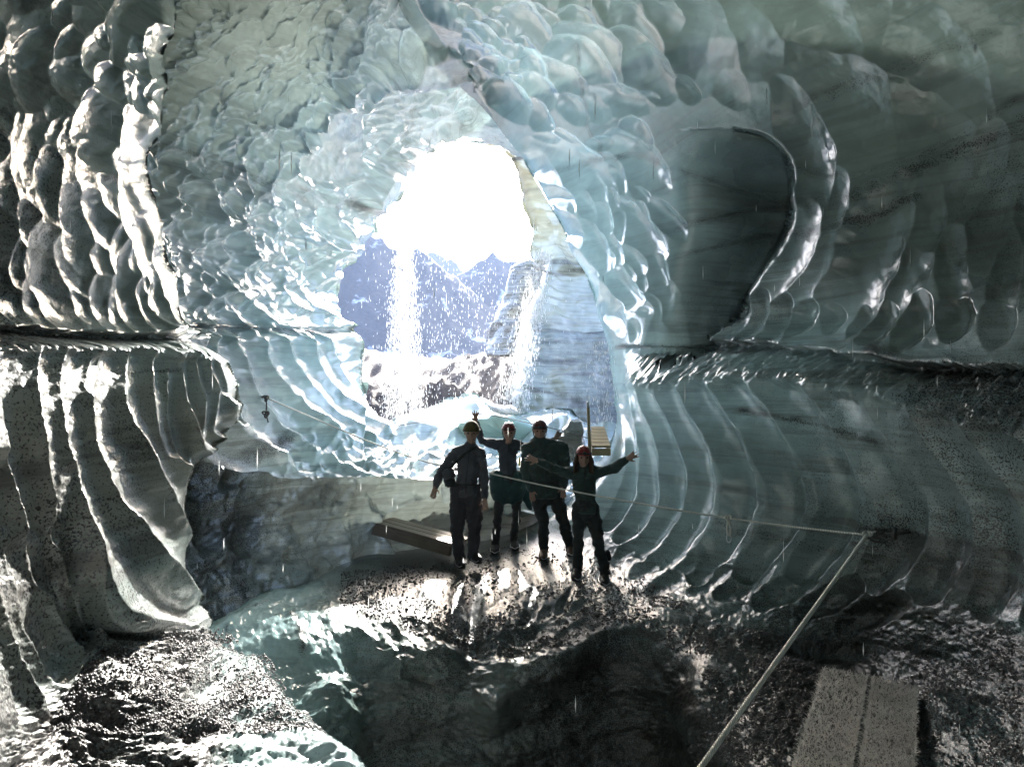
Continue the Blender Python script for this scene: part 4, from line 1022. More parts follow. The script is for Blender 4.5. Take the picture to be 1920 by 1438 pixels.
def make_person(fig, J, head_c, head_h, mats, hands, hatkind, boots, jacket_r=1.0, trouser_r=1.0, long_hem=0.0, gloves=None, seed=0, look=Vector((0, -1, 0))):
    """J: joints as points. shoulders sl/sr, elbows el/er, wrists wl/wr, neck, chest, waist, hips hl/hr, knees kl/kr, ankles al/ar, toes tl/tr"""
    r = fig.root
    # the body, one continuous skin with head and hands
    bm = bmesh.new()
    head_mesh(bm, head_c, head_h, look)
    nk = J['neck']
    bm_tube(bm, [Vector(head_c) - Vector((0, -.02, head_h * .2)), nk], [.055, .062])
    bm_tube(bm, [nk, J['chest'], J['waist'], (J['hl'] + J['hr']) / 2], [(.07, .05), (.08, .06), (.075, .06), (.08, .06)], 14)
    for q in 'lr':
        bm_tube(bm, [J['s' + q], J['e' + q], J['w' + q]], [.050, .038, .027])
        bm_tube(bm, [J['h' + q], J['k' + q], J['a' + q]], [.058, .038, .03])
        hd = hands[q]
        hand(bm, J['w' + q], hd[0], hd[1], *hd[2:])
    body = fused('body', bm, M_SKIN, r, .0072, 2)
    c = Vector(head_c); f = look.normalized(); sd = Vector((0, 0, 1)).cross(f).normalized()
    for q in (-1, 1):
        b = bmesh.new(); bm_ball(b, c + sd * q * head_h * .14 + Vector((0, 0, head_h * .015)) + f * head_h * .335, head_h * .042, 2)
        me = bpy.data.meshes.new('eye'); b.to_mesh(me); b.free(); link('eye', me, M_EYE, r)
    # jacket with sleeves
    k = jacket_r
    hem = (J['hl'] + J['hr']) / 2 - Vector((0, 0, long_hem))
    bm = bmesh.new()
    sw = (J['sr'] - J['sl']).length
    mid = (J['sl'] + J['sr']) / 2
    bm_tube(bm, [nk + Vector((0, 0, .03)), nk - Vector((0, 0, .02))], [(.072 * k, .070 * k), (.085 * k, .08 * k)])
    bm_tube(bm, [mid * .5 + nk * .5, mid - Vector((0, 0, .03)), J['chest'], J['waist'], hem], [(sw * .30, .09 * k), (sw * .46, .115 * k), (sw * .47 * k, .135 * k), (sw * .42 * k, .125 * k), (sw * .45 * k, .135 * k)], 18, .25)
    for q in 'lr':
        wr = J['w' + q]; el = J['e' + q]
        cuff = el.lerp(wr, .93)
        bm_tube(bm, [nk.lerp(J['s' + q], .45), J['s' + q], J['s' + q].lerp(el, .5), el, el.lerp(wr, .5), cuff], [.075 * k, .080 * k, .066 * k, .060 * k, .052 * k, .043 * k])
    jk = fused('jacket', bm, mats['jacket'], r, .011, 2, .017, seed)
    # zip, belt and pocket flaps lie on the cloth
    from mathutils.bvhtree import BVHTree
    me_ = jk.data
    tree = BVHTree.FromPolygons([v.co.copy() for v in me_.vertices], [tuple(p_.vertices) for p_ in me_.polygons])
    def front(x, z):
        h_ = tree.ray_cast(Vector((x, J['chest'].y - 1.2, z)), Vector((0, 1, 0)))[0]
        return h_ + Vector((0, -.003, 0)) if h_ is not None else None
    def line(name, P2, rad, mat_):
        q_ = [front(x, z) for x, z in P2]
        q_ = [x for x in q_ if x is not None]
        if len(q_) < 2: return
        b_ = bmesh.new(); bm_tube(b_, q_, [rad] * len(q_), 6)
        m_ = bpy.data.meshes.new(name); b_.to_mesh(m_); b_.free(); link(name, m_, mat_, r)
    def lerp2(a_, b_, t): return (a_.x + (b_.x - a_.x) * t, a_.z + (b_.z - a_.z) * t)
    spine = [nk, J['chest'], J['waist'], hem]
    zp = []
    for a_, b_ in zip(spine[:-1], spine[1:]): zp += [lerp2(a_, b_, t) for t in (0, .25, .5, .75)]
    line('zip', zp, .005, M_BLACK)
    for q in (-1, 1):
        w_ = J['waist']
        line('pocket_flap', [(w_.x + q * .06, w_.z + .0), (w_.x + q * .09, w_.z - .02), (w_.x + q * .12, w_.z - .045)], .008, mats['trousers'])
        line('shoulder_seam', [lerp2(nk, J['chest'], .25 + .1 * t) if False else (nk.x + q * (.05 + .09 * t), nk.z - .10 - .02 * t) for t in (0, .5, 1)], .005, mats['trousers'])
    line('waist_belt', [(J['waist'].x + t * .16, J['waist'].z - .06 + .008 * math.cos(4 * t)) for t in np.linspace(-1, 1, 13)], .012, M_BLACK)
    # trousers
    k = trouser_r
    bm = bmesh.new()
    hm = (J['hl'] + J['hr']) / 2
    bm_tube(bm, [hm + Vector((0, 0, .10)), hm, hm - Vector((0, 0, .06))], [(sw * .38, .12), (sw * .42, .13), (sw * .36, .11)], 16)
    for q in 'lr':
        h_, k_, a_ = J['h' + q], J['k' + q], J['a' + q]
        bm_tube(bm, [h_, h_.lerp(k_, .5), k_, k_.lerp(a_, .45), a_ + Vector((0, 0, .02))], [.098 * k, .088 * k, .070 * k, .066 * k, .064 * k])
    fused('trousers', bm, mats['trousers'], r, .011, 2, .017, seed + 3)
    # boots
    for q in 'lr':
        a_, t_ = J['a' + q], J['t' + q]
        bm = bmesh.new()
        heel = Vector((a_.x, a_.y + .03, t_.z + .035))
        bm_tube(bm, [a_ + Vector((0, 0, .10)), a_, heel], [.056, .054, .050])
        bm_tube(bm, [heel, (heel + t_) / 2 + Vector((0, 0, .03)), t_ + Vector((0, 0, .03))], [.050, (.054, .050), (.048, .036)])
        fused('boot', bm, boots, r, .009, 3)
        bm = bmesh.new()
        bm_tube(bm, [heel - Vector((0, 0, .030)), (heel + t_) / 2 - Vector((0, 0, .012)), t_ + Vector((0, -.01, .005))], [(.052, .018), (.056, .018), (.050, .016)])
        s_ = fused('sole', bm, M_BLACK, r, .009, 1)
        # ice crampon chain round the boot
        ring_ = []
        ct = (heel + t_) / 2 + Vector((0, 0, .012))
        for i in range(22):
            an = 2 * math.pi * i / 22
            ring_.append(ct + Vector((.062 * math.cos(an), (abs(heel.y - t_.y) / 2 + .055) * math.sin(an), .006 * math.sin(5 * an))))
        bm = bmesh.new(); bm_tube(bm, ring_ + [ring_[0]], [.005] * 23, 6)
        me = bpy.data.meshes.new('crampon'); bm.to_mesh(me); bm.free(); link('crampon', me, M_STEEL, r)
    # headgear
    b = bmesh.new()
    hc = c + Vector((0, 0, head_h * .17)) - f * head_h * .04
    n, m = 24, 9
    R3 = (head_h * .385, head_h * .45, head_h * .40)
    rings = []
    for j in range(m + 1):
        th = -0.18 + (math.pi / 2 + .18) * j / m
        row = []
        for i in range(n):
            a = 2 * math.pi * i / n
            wob = 1 + (.012 * math.sin(18 * a) if hatkind == 'beanie' else 0)
            if hatkind == 'beanie' and j <= 2: wob += .045
            row.append(b.verts.new(hc + sd * R3[0] * wob * math.cos(th) * math.cos(a) + f * R3[1] * wob * math.cos(th) * math.sin(a) + Vector((0, 0, R3[2] * (math.sin(th) * (1.12 if hatkind == 'beanie' else 1.0))))))
        rings.append(row)
    for A, B in zip(rings[:-1], rings[1:]):
        for i in range(n): b.faces.new((A[i], A[(i + 1) % n], B[(i + 1) % n], B[i]))
    b.faces.new(rings[0][::-1])
    bmesh.ops.remove_doubles(b, verts=b.verts, dist=.0005)
    me = bpy.data.meshes.new('hat'); b.to_mesh(me); b.free()
    hat = link('beanie' if hatkind == 'beanie' else 'helmet', me, mats['hat'], r)
    if hatkind != 'beanie':
        # head lamp and band, ridge vents
        band = []
        for i in range(25):
            a = 2 * math.pi * i / 24
            band.append(hc + sd * R3[0] * 1.02 * math.cos(a) + f * R3[1] * 1.02 * math.sin(a) + Vector((0, 0, head_h * .03)))
        b = bmesh.new(); bm_tube(b, band, [head_h * .035] * 25, 6)
        me = bpy.data.meshes.new('lamp_band'); b.to_mesh(me); b.free(); link('lamp_band', me, M_BLACK, r)
        b = bmesh.new(); bm_tube(b, [hc + f * R3[1] * .98 + Vector((0, 0, head_h * .05)), hc + f * R3[1] * 1.13 + Vector((0, 0, head_h * .05))], [head_h * .10, head_h * .09], 10)
        me = bpy.data.meshes.new('head_lamp'); b.to_mesh(me); b.free(); link('head_lamp', me, M_BLACK, r)
        for q in (-.5, 0, .5):
            pts = [hc + sd * R3[0] * q * math.cos(t) + f * R3[1] * 1.01 * math.sin(t) * math.sqrt(1 - q * q * .8) + Vector((0, 0, R3[2] * 1.03 * math.cos(t) * math.sqrt(1 - q * q))) for t in np.linspace(-1.1, 1.1, 9)]
            b = bmesh.new(); bm_tube(b, pts, [head_h * .03] * 9, 6)
            me = bpy.data.meshes.new('helmet_ridge'); b.to_mesh(me); b.free(); link('helmet_ridge', me, mats['hat'], r)
        for q in (-1, 1):
            b = bmesh.new()
            bm_tube(b, [hc + sd * q * R3[0] * .97 - Vector((0, 0, head_h * .05)), c + sd * q * head_h * .30 - Vector((0, 0, head_h * .22)) + f * head_h * .10, c + sd * q * head_h * .08 - Vector((0, 0, head_h * .47)) + f * head_h * .14], [.006] * 3, 6)
            me = bpy.data.meshes.new('chin_strap'); b.to_mesh(me); b.free(); link('chin_strap', me, M_BLACK, r)
    else:
        band = []
        for i in range(25):
            a = 2 * math.pi * i / 24
            band.append(hc + sd * R3[0] * 1.05 * math.cos(a) + f * R3[1] * 1.05 * math.sin(a) - Vector((0, 0, head_h * .03)))
        b = bmesh.new(); bm_tube(b, band, [(head_h * .035, head_h * .07)] * 25, 8)
        me = bpy.data.meshes.new('folded_brim'); b.to_mesh(me); b.free(); link('folded_brim', me, mats.get('brim', mats['hat']), hat.parent)
    return r

def dn(v): return v

# person with the olive knitted hat
F = Figure('person in a plain grey top and olive knitted hat, bag at the hip', 7.27, 0)
p = F.p
J = dict(neck=p(882, 838), chest=p(879, 868), waist=p(875, 897), sl=p(856, 849, .02), sr=p(902, 853, 0), el=p(829, 880, .03), er=p(907, 893, .03), wl=p(816, 912, -.06), wr=p(909, 934, -.08),
         hl=p(861, 921), hr=p(888, 921), kl=p(857, 994, -.03), kr=p(889, 992, -.03), al=p(861, 1047, .02), ar=p(887, 1042, 0), tl=p(866, 1064, -.20), tr=p(899, 1055, -.14))
make_person(F, J, p(884, 812), .245, dict(jacket=M_GREY, trousers=cloth('dark_grey_cloth', (.05, .05, .06)), hat=M_OLIVE, brim=cloth('dark_olive_knit', (.05, .04, .015))), dict(l=(p(812, 932, -.08), -1, .2, .5), r=(p(911, 956, -.1), 1, .2, .5)), 'beanie', M_BOOT, 1.0, 1.12, .04, seed=1)
# person waving one arm
F = Figure('person in a navy top waving a raised bare hand, jacket tied round the waist', 7.89, 0)
p = F.p
J = dict(neck=p(953, 829), chest=p(952, 853), waist=p(952, 880), sl=p(931, 835, 0), sr=p(974, 836, .05), el=p(903, 825, .05), er=p(1008, 838, .12), wl=p(892, 791, -.02), wr=p(1040, 824, .06),
         hl=p(941, 905), hr=p(968, 905), kl=p(933, 972, -.02), kr=p(968, 968, -.02), al=p(929, 1022, .02), ar=p(964, 1012, .12), tl=p(927, 1038, -.12), tr=p(967, 1030, 0))
r2 = make_person(F, J, p(954, 811), .235, dict(jacket=M_NAVY, trousers=M_BLACK, hat=M_MAROON), dict(l=(p(891.5, 768, -.02), -1, .55, .05), r=(p(1052, 806, .04), 1, .3, .3)), 'helmet', M_BOOT, .86, .80, .0, seed=11)
bm = bmesh.new()
for (a, b) in (((929, 893), (934, 935)), ((940, 893), (944, 940)), ((953, 894), (953, 938)), ((966, 893), (962, 940)), ((975, 892), (971, 934))):
    bm_tube(bm, [p(*a), p((a[0] + b[0]) / 2, (a[1] + b[1]) / 2, -.02), p(*b, .01)], [(.085, .11), (.10, .125), (.07, .09)], 12, .4)
fused('tied_jacket', bm, M_TEAL, r2, .011, 3, .012, 15)
bm = bmesh.new(); bm_tube(bm, [p(978, 905, .02), p(985, 930, .02), p(994, 952, .02)], [.06, .07, .035])
fused('jacket_tail', bm, M_TEAL, r2, .011, 3, .012, 17)
# broad person in the middle
F = Figure('broadest person, in a dark bulky jacket with arms down, standing third along', 7.6, 0)
p = F.p
J = dict(neck=p(1012, 829), chest=p(1021, 860), waist=p(1022, 893), sl=p(990, 842, 0), sr=p(1054, 841, 0), el=p(986, 884, .03), er=p(1063, 880, .03), wl=p(996, 918, -.10), wr=p(1056, 912, -.10),
         hl=p(1007, 922), hr=p(1041, 922), kl=p(1018, 972, -.04), kr=p(1055, 975, .02), al=p(1020, 1028, .02), ar=p(1070, 1028, .05), tl=p(1017, 1050, -.18), tr=p(1070, 1042, -.10))
r3 = make_person(F, J, p(1012, 808), .245, dict(jacket=M_DKGREEN, trousers=M_BLACK, hat=plain_mat('dark_maroon_shell', (.09, .016, .018), .35, .2, 20, .1, .5)), dict(l=(p(999, 936, -.12), -1, .2, .5), r=(p(1056, 932, -.12), 1, .2, .5)), 'helmet', M_BROWNBOOT, 1.12, 1.05, .05, seed=21)
bm = bmesh.new(); bm_tube(bm, [p(1000, 833), p(1012, 838, -.05), p(1025, 833)], [.04, .045, .04]); fused('hood', bm, M_DKGREEN, r3, .011, 3, .008, 25)
b = bmesh.new(); bm_tube(b, [p(974.5, 858, -.02), p(974, 866, -.03), p(973.5, 873, -.03)], [.010, .014, .010], 8); me = bpy.data.meshes.new('reflective_strip'); b.to_mesh(me); b.free(); link('reflective_strip', me, M_YELLOW, r3)
# small person with arms out
F = Figure('shortest person, red helmet over long hair, both arms stretched wide', 6.78, 0)
p = F.p
J = dict(neck=p(1094, 877), chest=p(1095, 903), waist=p(1097, 932), sl=p(1069, 888, 0), sr=p(1119, 886, 0), el=p(1036, 878, -.02), er=p(1150, 879, -.05), wl=p(1008, 864, -.10), wr=p(1174, 861, -.18),
         hl=p(1086, 955), hr=p(1110, 955), kl=p(1085, 1008, -.04), kr=p(1120, 1010, -.04), al=p(1083, 1066, .02), ar=p(1134, 1074, -.02), tl=p(1079, 1088, -.16), tr=p(1133, 1098, -.16))
r4 = make_person(F, J, p(1094, 857), .225, dict(jacket=M_DKGREEN, trousers=M_BLACK, hat=M_RED), dict(l=(p(990, 858, -.13), -1, .4, .15), r=(p(1192, 851, -.22), 1, .5, .15)), 'helmet', M_BOOT, .92, .90, .02, seed=31)
for q in (-1, 1):
    bm = bmesh.new()
    for k in range(4):
        bm_tube(bm, [p(1094 + q * (9 + k), 852, .03 - .02 * k), p(1094 + q * (12 + k * 1.5), 868, .0 - .02 * k), p(1094 + q * (11 + k * 2), 884 + k, -.06 - .02 * k)], [.022, .026, .012], 8)
    fused('hair', bm, M_HAIR, r4, .009, 2, .006, 35)
bm = bmesh.new(); bm_tube(bm, [p(1139, 1036), p(1141, 1046)], [.035, .035]); fused('knee_pad', bm, M_BLACK, r4, .009, 2)

# the bag slung at a hip
rb = empty('shoulder_bag', (-.8, 7.2, 1.0))
tag(rb, 'dark shoulder bag hanging at the hip of the person in the olive hat', 'bag')
bm = bmesh.new()
Pc = at(842, 896, 7.2)
bmesh.ops.create_cube(bm, size=1.0, matrix=Matrix.Translation(Pc) @ Matrix.Rotation(R(-14), 4, 'Y') @ Matrix.Diagonal((.13, .11, .21, 1)))
bmesh.ops.bevel(bm, geom=bm.edges[:], offset=.022, segments=3, affect='EDGES')
me = bpy.data.meshes.new('pouch'); bm.to_mesh(me); bm.free(); link('pouch', me, M_BLACK, rb)
bm = bmesh.new()
bmesh.ops.create_cube(bm, size=1.0, matrix=Matrix.Translation(Pc + Vector((0, -.012, .045))) @ Matrix.Rotation(R(-14), 4, 'Y') @ Matrix.Diagonal((.14, .118, .13, 1)))
bmesh.ops.bevel(bm, geom=bm.edges[:], offset=.02, segments=3, affect='EDGES')
me = bpy.data.meshes.new('flap'); bm.to_mesh(me); bm.free(); link('flap', me, M_GREY, rb)
bm = bmesh.new()
bm_tube(bm, [Pc + Vector((.0, 0, .10)), at(853, 868, 7.12), at(872, 850, 7.09), at(892, 838, 7.2), at(896, 843, 7.36), at(872, 880, 7.42), Pc + Vector((.03, .05, .09))], [(.016, .005)] * 7, 8)
me = bpy.data.meshes.new('strap'); bm.to_mesh(me); bm.free(); link('strap', me, M_BLACK, rb)
# ------------------------------------------------------------------ planks, steps, ropes, mats
def wood_mat(name, col, wet=.45):
    m, nt, p, out = new_mat(name)
    tc = N(nt, 'ShaderNodeTexCoord').outputs['Object']
    n1 = noise(nt, scaled(nt, tc, (3, 40, 40)), 1.0, 4, .6, .4)
    n2 = noise(nt, tc, 5, 4)
    c = mixc(nt, n1, tuple(x * .45 for x in col), col)
    c = mixc(nt, ramp(nt, n2, [(.45, 0.0), (.75, 1.0)]), c, tuple(x * .5 for x in col))
    nt.links.new(c, p.inputs['Base Color'])
    p.inputs['Roughness'].default_value = wet
    bn = N(nt, 'ShaderNodeBump'); bn.inputs['Strength'].default_value = .5; bn.inputs['Distance'].default_value = .004
    nt.links.new(n1, bn.inputs['Height']); nt.links.new(bn.outputs[0], p.inputs['Normal'])
    return m
M_WETWOOD = wood_mat('wet_wood', (.26, .21, .17), .3)
M_PALEWOOD = wood_mat('pale_wood', (.50, .38, .20), .5)

def oriented_box(name, a, b, width, thick, mat, parent, up=Vector((0, 0, 1)), bevel=.006, off=0.0, lift=0.0):
    """a board from a to b"""
    a = Vector(a); b = Vector(b)
    d = (b - a); L = d.length; d.normalize()
    s = d.cross(up).normalized(); u = s.cross(d).normalized()
    c = (a + b) / 2 + s * off + u * lift
    M = Matrix((( d.x, s.x, u.x, c.x), (d.y, s.y, u.y, c.y), (d.z, s.z, u.z, c.z), (0, 0, 0, 1)))
    bm = bmesh.new()
    bmesh.ops.create_cube(bm, size=1.0, matrix=Matrix.Diagonal((L, width, thick, 1)))
    bmesh.ops.bevel(bm, geom=bm.edges[:], offset=min(bevel, thick * .3), segments=2, affect='EDGES')
    me = bpy.data.meshes.new(name); bm.to_mesh(me); bm.free()
    me.materials.append(mat)
    o = bpy.data.objects.new(name, me); COL.objects.link(o)
    o.matrix_world = M
    if parent is not None:
        o.parent = parent; o.matrix_parent_inverse = Matrix.Translation(-Vector(parent.location))
    return o

def tube_obj(name, pts, r, mat, parent=None, seg=10):
    bm = bmesh.new(); bm_tube(bm, [Vector(q) for q in pts], [r] * len(pts) if isinstance(r, (int, float)) else r, seg)
    me = bpy.data.meshes.new(name); bm.to_mesh(me); bm.free()
    return link(name, me, mat, parent)

# plank bridge over the gap
A, B = at(688, 968, 8.15), at(852, 1012, 7.55)
rb = empty('plank_bridge', (A + B) / 2)
tag(rb, 'narrow wooden plank bridge sloping over the dark gap in the ice', 'footbridge')
d = (B - A).normalized()
for k in range(3):
    oriented_box('plank', A, B + d * .12, .118, .035, M_WETWOOD, rb, off=(k - 1) * .124)
for q in (-1, 1):
    oriented_box('beam', A + d * .01, B + d * .06, .05, .13, M_WETWOOD, rb, off=q * .16, lift=-.083)
for t in (.06, .5, .94):
    c = A.lerp(B, t); s = d.cross(Vector((0, 0, 1))).normalized()
    oriented_box('batten', c - s * .135, c + s * .135, .07, .04, M_WETWOOD, rb, lift=-.040)

# wooden ramp by the rib of the mouth, and its post
A, B = at(1127, 838, 8.75), at(1121, 801, 9.75)
rr = empty('wooden_ramp', (A + B) / 2)
tag(rr, 'sunlit ramp of pale wooden boards at the foot of the right ice rib', 'ramp')
d = (B - A); n_b = 6
for k in range(n_b):
    c = A + d * ((k + .5) / n_b)
    w = .135 - .006 * k
    oriented_box('board', c - Vector((w, 0, 0)), c + Vector((w, 0, 0)), d.length / n_b - .012, .032, M_PALEWOOD, rr, up=Vector((0, -d.z, d.y)).normalized())
for q in (-1, 1):
    oriented_box('stringer', A + Vector((q * .11, .02, -.08)), B + Vector((q * .09, 0, -.08)), .04, .11, M_PALEWOOD, rr)
oriented_box('riser', A + Vector((-.135, -.02, -.07)), A + Vector((.135, -.02, -.07)), .03, .10, M_PALEWOOD, rr)
rp = empty('handrail_post', at(1107, 862, 8.8))
tag(rp, 'thin pale upright post beside the wooden ramp', 'post')
tube_obj('pole', [at(1107, 875, 8.8), at(1104.5, 810, 8.8), at(1102.5, 758, 8.8)], [.026, .024, .022], M_PALEWOOD, rp, 8)
tube_obj('pole_cap', [at(1102.5, 762, 8.8), at(1102.3, 756, 8.8)], .027, M_STEEL, rp, 8)

# ropes
def rope_mat(name, col):
    m, nt, p, out = new_mat(name)
    P = N(nt, 'ShaderNodeNewGeometry').outputs['Position']
    w = N(nt, 'ShaderNodeTexWave'); w.wave_type = 'BANDS'; w.inputs['Scale'].default_value = 26; w.inputs['Distortion'].default_value = 1.5
    nt.links.new(P, w.inputs['Vector'])
    nt.links.new(mixc(nt, w.outputs['Fac'], tuple(c * .55 for c in col), col), p.inputs['Base Color'])
    p.inputs['Roughness'].default_value = .65
    bn = N(nt, 'ShaderNodeBump'); bn.inputs['Strength'].default_value = .8; bn.inputs['Distance'].default_value = .004
    nt.links.new(w.outputs['Fac'], bn.inputs['Height']); nt.links.new(bn.outputs[0], p.inputs['Normal'])
    return m
M_ROPE = rope_mat('rope_fibre', (.78, .76, .70))
M_DROPE = rope_mat('dark_rope_fibre', (.10, .09, .085))

def rope(name, pix, r, mat, label, cat='rope'):
    pts = np.array([tuple(at(*q)) for q in pix])
    pl = catmull(pts, 8)
    rad = [r] * len(pl)
    o = tube_obj(name, pl, rad, mat, None, 8)
    return tag(o, label, cat)
YA = right.depth_at(1690, 999)
ANCH = at(1625, 1003, YA + .12)
rope('safety_rope', [(500, 746, 8.3), (600, 789, 8.25), (700, 831, 8.1), (800, 866, 7.8), (880, 881, 7.55), (920, 888, 7.35), (1000, 906, 7.1), (1060, 918, 6.62), (1140, 933, 6.3), (1300, 961, 5.75), (1450, 983, 5.45), (1625, 1003, YA + .12)], .0085, M_ROPE,
     'long safety rope strung across the cave in front of the people', 'rope')
rope('hand_rope', [(1625, 1003, YA + .12), (1560, 1094, 4.4), (1470, 1219, 3.7), (1390, 1331, 3.3), (1308, 1446, 2.95), (1240, 1540, 2.7)], .0140, M_ROPE, 'thick pale rope running steeply down from the wall anchor past the mats', 'rope')
rope('guide_line', [(735, 800, 10.6), (800, 789, 10.2), (860, 779, 9.9), (891, 775, 9.8), (940, 782, 9.7), (1000, 795, 9.5), (1060, 809, 9.2), (1104, 822, 8.83)], .006, M_DROPE, 'thin dark line strung behind the people to the pale post', 'rope')

def knot(parent, c, r, mat):
    pts = []
    for i in range(33):
        t = 2 * math.pi * i / 32
        pts.append(Vector(c) + Vector(((math.sin(t) + 2 * math.sin(2 * t)) * r, (math.cos(3 * t)) * r, (math.cos(t) - 2 * math.cos(2 * t)) * r)))
    tube_obj('knot', pts, r * .75, mat, parent, 6)
def links(parent, a, b, n, r, mat):
    a = Vector(a); b = Vector(b); d = (b - a).normalized(); L = (b - a).length / n
    for k in range(n):
        c = a + d * L * (k + .5)
        s = d.cross(Vector((0, 0, 1))).normalized() if k % 2 else Vector((0, 0, 1))
        pts = [c + d * L * .62 * math.cos(t) + s * L * .36 * math.sin(t) for t in np.linspace(0, 2 * math.pi, 17)]
        tube_obj('chain_link', pts, r, mat, parent, 6)
M_DSTEEL = plain_mat('wet_dark_steel', (.10, .10, .10), .3, .2, 60, .1, .5, 1.0)
ra = empty('wall_anchor', ANCH)
tag(ra, 'ice screw and short chain holding the knotted ropes on the dark right wall', 'anchor')
wallp = at(1690, 999, YA - .02)
links(ra, ANCH + Vector((.05, -.05, -.012)), wallp.lerp(ANCH, .35), 4, .006, M_DSTEEL)
tube_obj('ice_screw', [wallp.lerp(ANCH, .40), wallp.lerp(ANCH, .12), wallp, wallp + Vector((.10, .02, .002))], [.010, .012, .011, .010], M_DSTEEL, ra, 8)
tube_obj('screw_hanger', [wallp.lerp(ANCH, .2) + Vector((0, -.01, .04)), wallp.lerp(ANCH, .2) + Vector((0, -.01, -.04))], [(.02, .008), (.02, .008)], M_DSTEEL, ra, 8)
knot(ra, ANCH, .013, M_ROPE)
tube_obj('rope_tail', [ANCH, ANCH + Vector((.03, -.03, .03)), ANCH + Vector((.05, -.03, .035))], .008, M_ROPE, ra, 8)
tube_obj('sling', [ANCH + Vector((.01, -.01, -.02)), ANCH + Vector((.05, -.03, -.045)), ANCH + Vector((.10, -.06, -.04)), ANCH + Vector((.13, -.08, -.01))], .007, M_DSTEEL, ra, 8)
rc = empty('carabiner', at(1366, 972, 5.5))
tag(rc, 'loop of rope with a metal clip dangling from the long safety rope', 'carabiner')
c0 = at(1365, 970, 5.52)
knot(rc, c0, .010, M_ROPE)
tube_obj('rope_loop', [c0, c0 + Vector((-.012, -.01, -.09)), c0 + Vector((-.006, -.01, -.16)), c0 + Vector((.016, -.01, -.17)), c0 + Vector((.018, -.01, -.09)), c0], .008, M_ROPE, rc, 8)
pts = [c0 + Vector((.005 + .022 * math.cos(t), -.01, -.185 + .038 * math.sin(t))) for t in np.linspace(0, 2 * math.pi, 21)]
tube_obj('clip', pts, .0055, M_STEEL, rc, 8)
rl = empty('rope_anchor', at(499, 745, 8.3))
tag(rl, 'knotted end of the safety rope hanging from a peg in the left ice wall', 'anchor')
c1 = at(499, 746, 8.3)
tube_obj('peg', [c1 + Vector((-.14, .05, .02)), c1], .014, M_DSTEEL, rl, 8)
knot(rl, c1, .014, M_DROPE)
tube_obj('rope_tail', [c1, c1 + Vector((.015, -.02, -.12)), at(499, 772, 8.25)], .010, M_DROPE, rl, 8)
knot(rl, at(499, 776, 8.25), .016, M_DROPE)
tube_obj('rope_end', [at(499, 776, 8.25), at(501, 784, 8.25), at(503, 791, 8.25)], .009, M_DROPE, rl, 8)

# two fibre covered boards on the path
M_MAT = plain_mat('coir_mat', (.13, .12, .115), .9, .5, 60, 1.0, .2, bscale=160)
M_COIR = plain_mat('coir_fibre', (.66, .62, .58), .6, .4, 6, 0, .3)
def fibre_board(name, quad, label, seed):
    """quad: near-left, near-right, far-right, far-left points of the top"""
    q = [Vector(x) for x in quad]
    c = sum(q, Vector()) / 4
    root = empty(name, c)
    tag(root, label, 'mat', 'fibre covered boards on the path')
    up = (q[1] - q[0]).cross(q[3] - q[0]).normalized()
    if up.z < 0: up = -up
    r = np.random.default_rng(seed)
    nu, nv = 14, 28
    v, f = [], []
    def P(u, w): return q[0] * (1 - u) * (1 - w) + q[1] * u * (1 - w) + q[2] * u * w + q[3] * (1 - u) * w
    for j in range(nv + 1):
        for i in range(nu + 1):
            e = min(i, nu - i, j, nv - j)
            du, dw = ((r.uniform(-.012, .012), r.uniform(-.006, .006)) if e == 0 else (0, 0))
            v.append(P(i / nu + du, j / nv + dw) + up * (.004 * float(r.normal()) + (-.012 if e == 0 else 0)))
    for j in range(nv):
        for i in range(nu):
            a = j * (nu + 1) + i
            f.append((a, a + 1, a + nu + 2, a + nu + 1))
    pydata('mat_cover', v, f, M_MAT, root, smooth=True)
    bm = bmesh.new()
    lo = [x - up * .012 for x in q]; hi = [x - up * .060 for x in q]
    V = [bm.verts.new(x) for x in hi + lo]
    for a in ((3, 2, 1, 0), (4, 5, 6, 7), (0, 1, 5, 4), (1, 2, 6, 5), (2, 3, 7, 6), (3, 0, 4, 7)): bm.faces.new([V[k] for k in a])
    bmesh.ops.bevel(bm, geom=bm.edges[:], offset=.004, segments=1, affect='EDGES')
    me = bpy.data.meshes.new('board'); bm.to_mesh(me); bm.free(); link('board', me, M_WETWOOD, root, smooth=False)
    v, f = [], []
    for k in range(6500):
        u, w = r.random(), r.random()
        if k % 6 == 0: u = r.choice([0.0, 1.0])
        b = P(u, w)
        d = Vector((r.normal(), r.normal(), r.normal() * .35)).normalized()
        ln = r.uniform(.012, .038)
        s = d.cross(up).normalized() * .0024
        m = b + d * ln * .5 + up * ln * .45; e = b + d * ln + up * ln * r.uniform(.1, .7)
        n = len(v)
        v += [b - s, b + s, m - s * .8, m + s * .8, e]
        f += [(n, n + 1, n + 3, n + 2), (n + 2, n + 3, n + 4)]
    o = pydata('coir_fibres', v, f, M_COIR, root)
    o['kind'] = 'stuff'
    return root
Zm = .17
def onz(px, py, z):
    Y = (CAM_Z - z) * FPX / (py - 719); return at(px, py, Y)
fibre_board('fibre_mat', [onz(1478, 1470, Zm), onz(1590, 1470, Zm), onz(1625, 1267, Zm), onz(1546, 1252, Zm)], 'left of two fibre covered boards on the path, nearer the steep rope', 401)
fibre_board('fibre_mat', [onz(1608, 1470, Zm), onz(1712, 1470, Zm), onz(1718, 1289, Zm), onz(1637, 1269, Zm)], 'right of two fibre covered boards on the path, nearer the dark wall', 402)
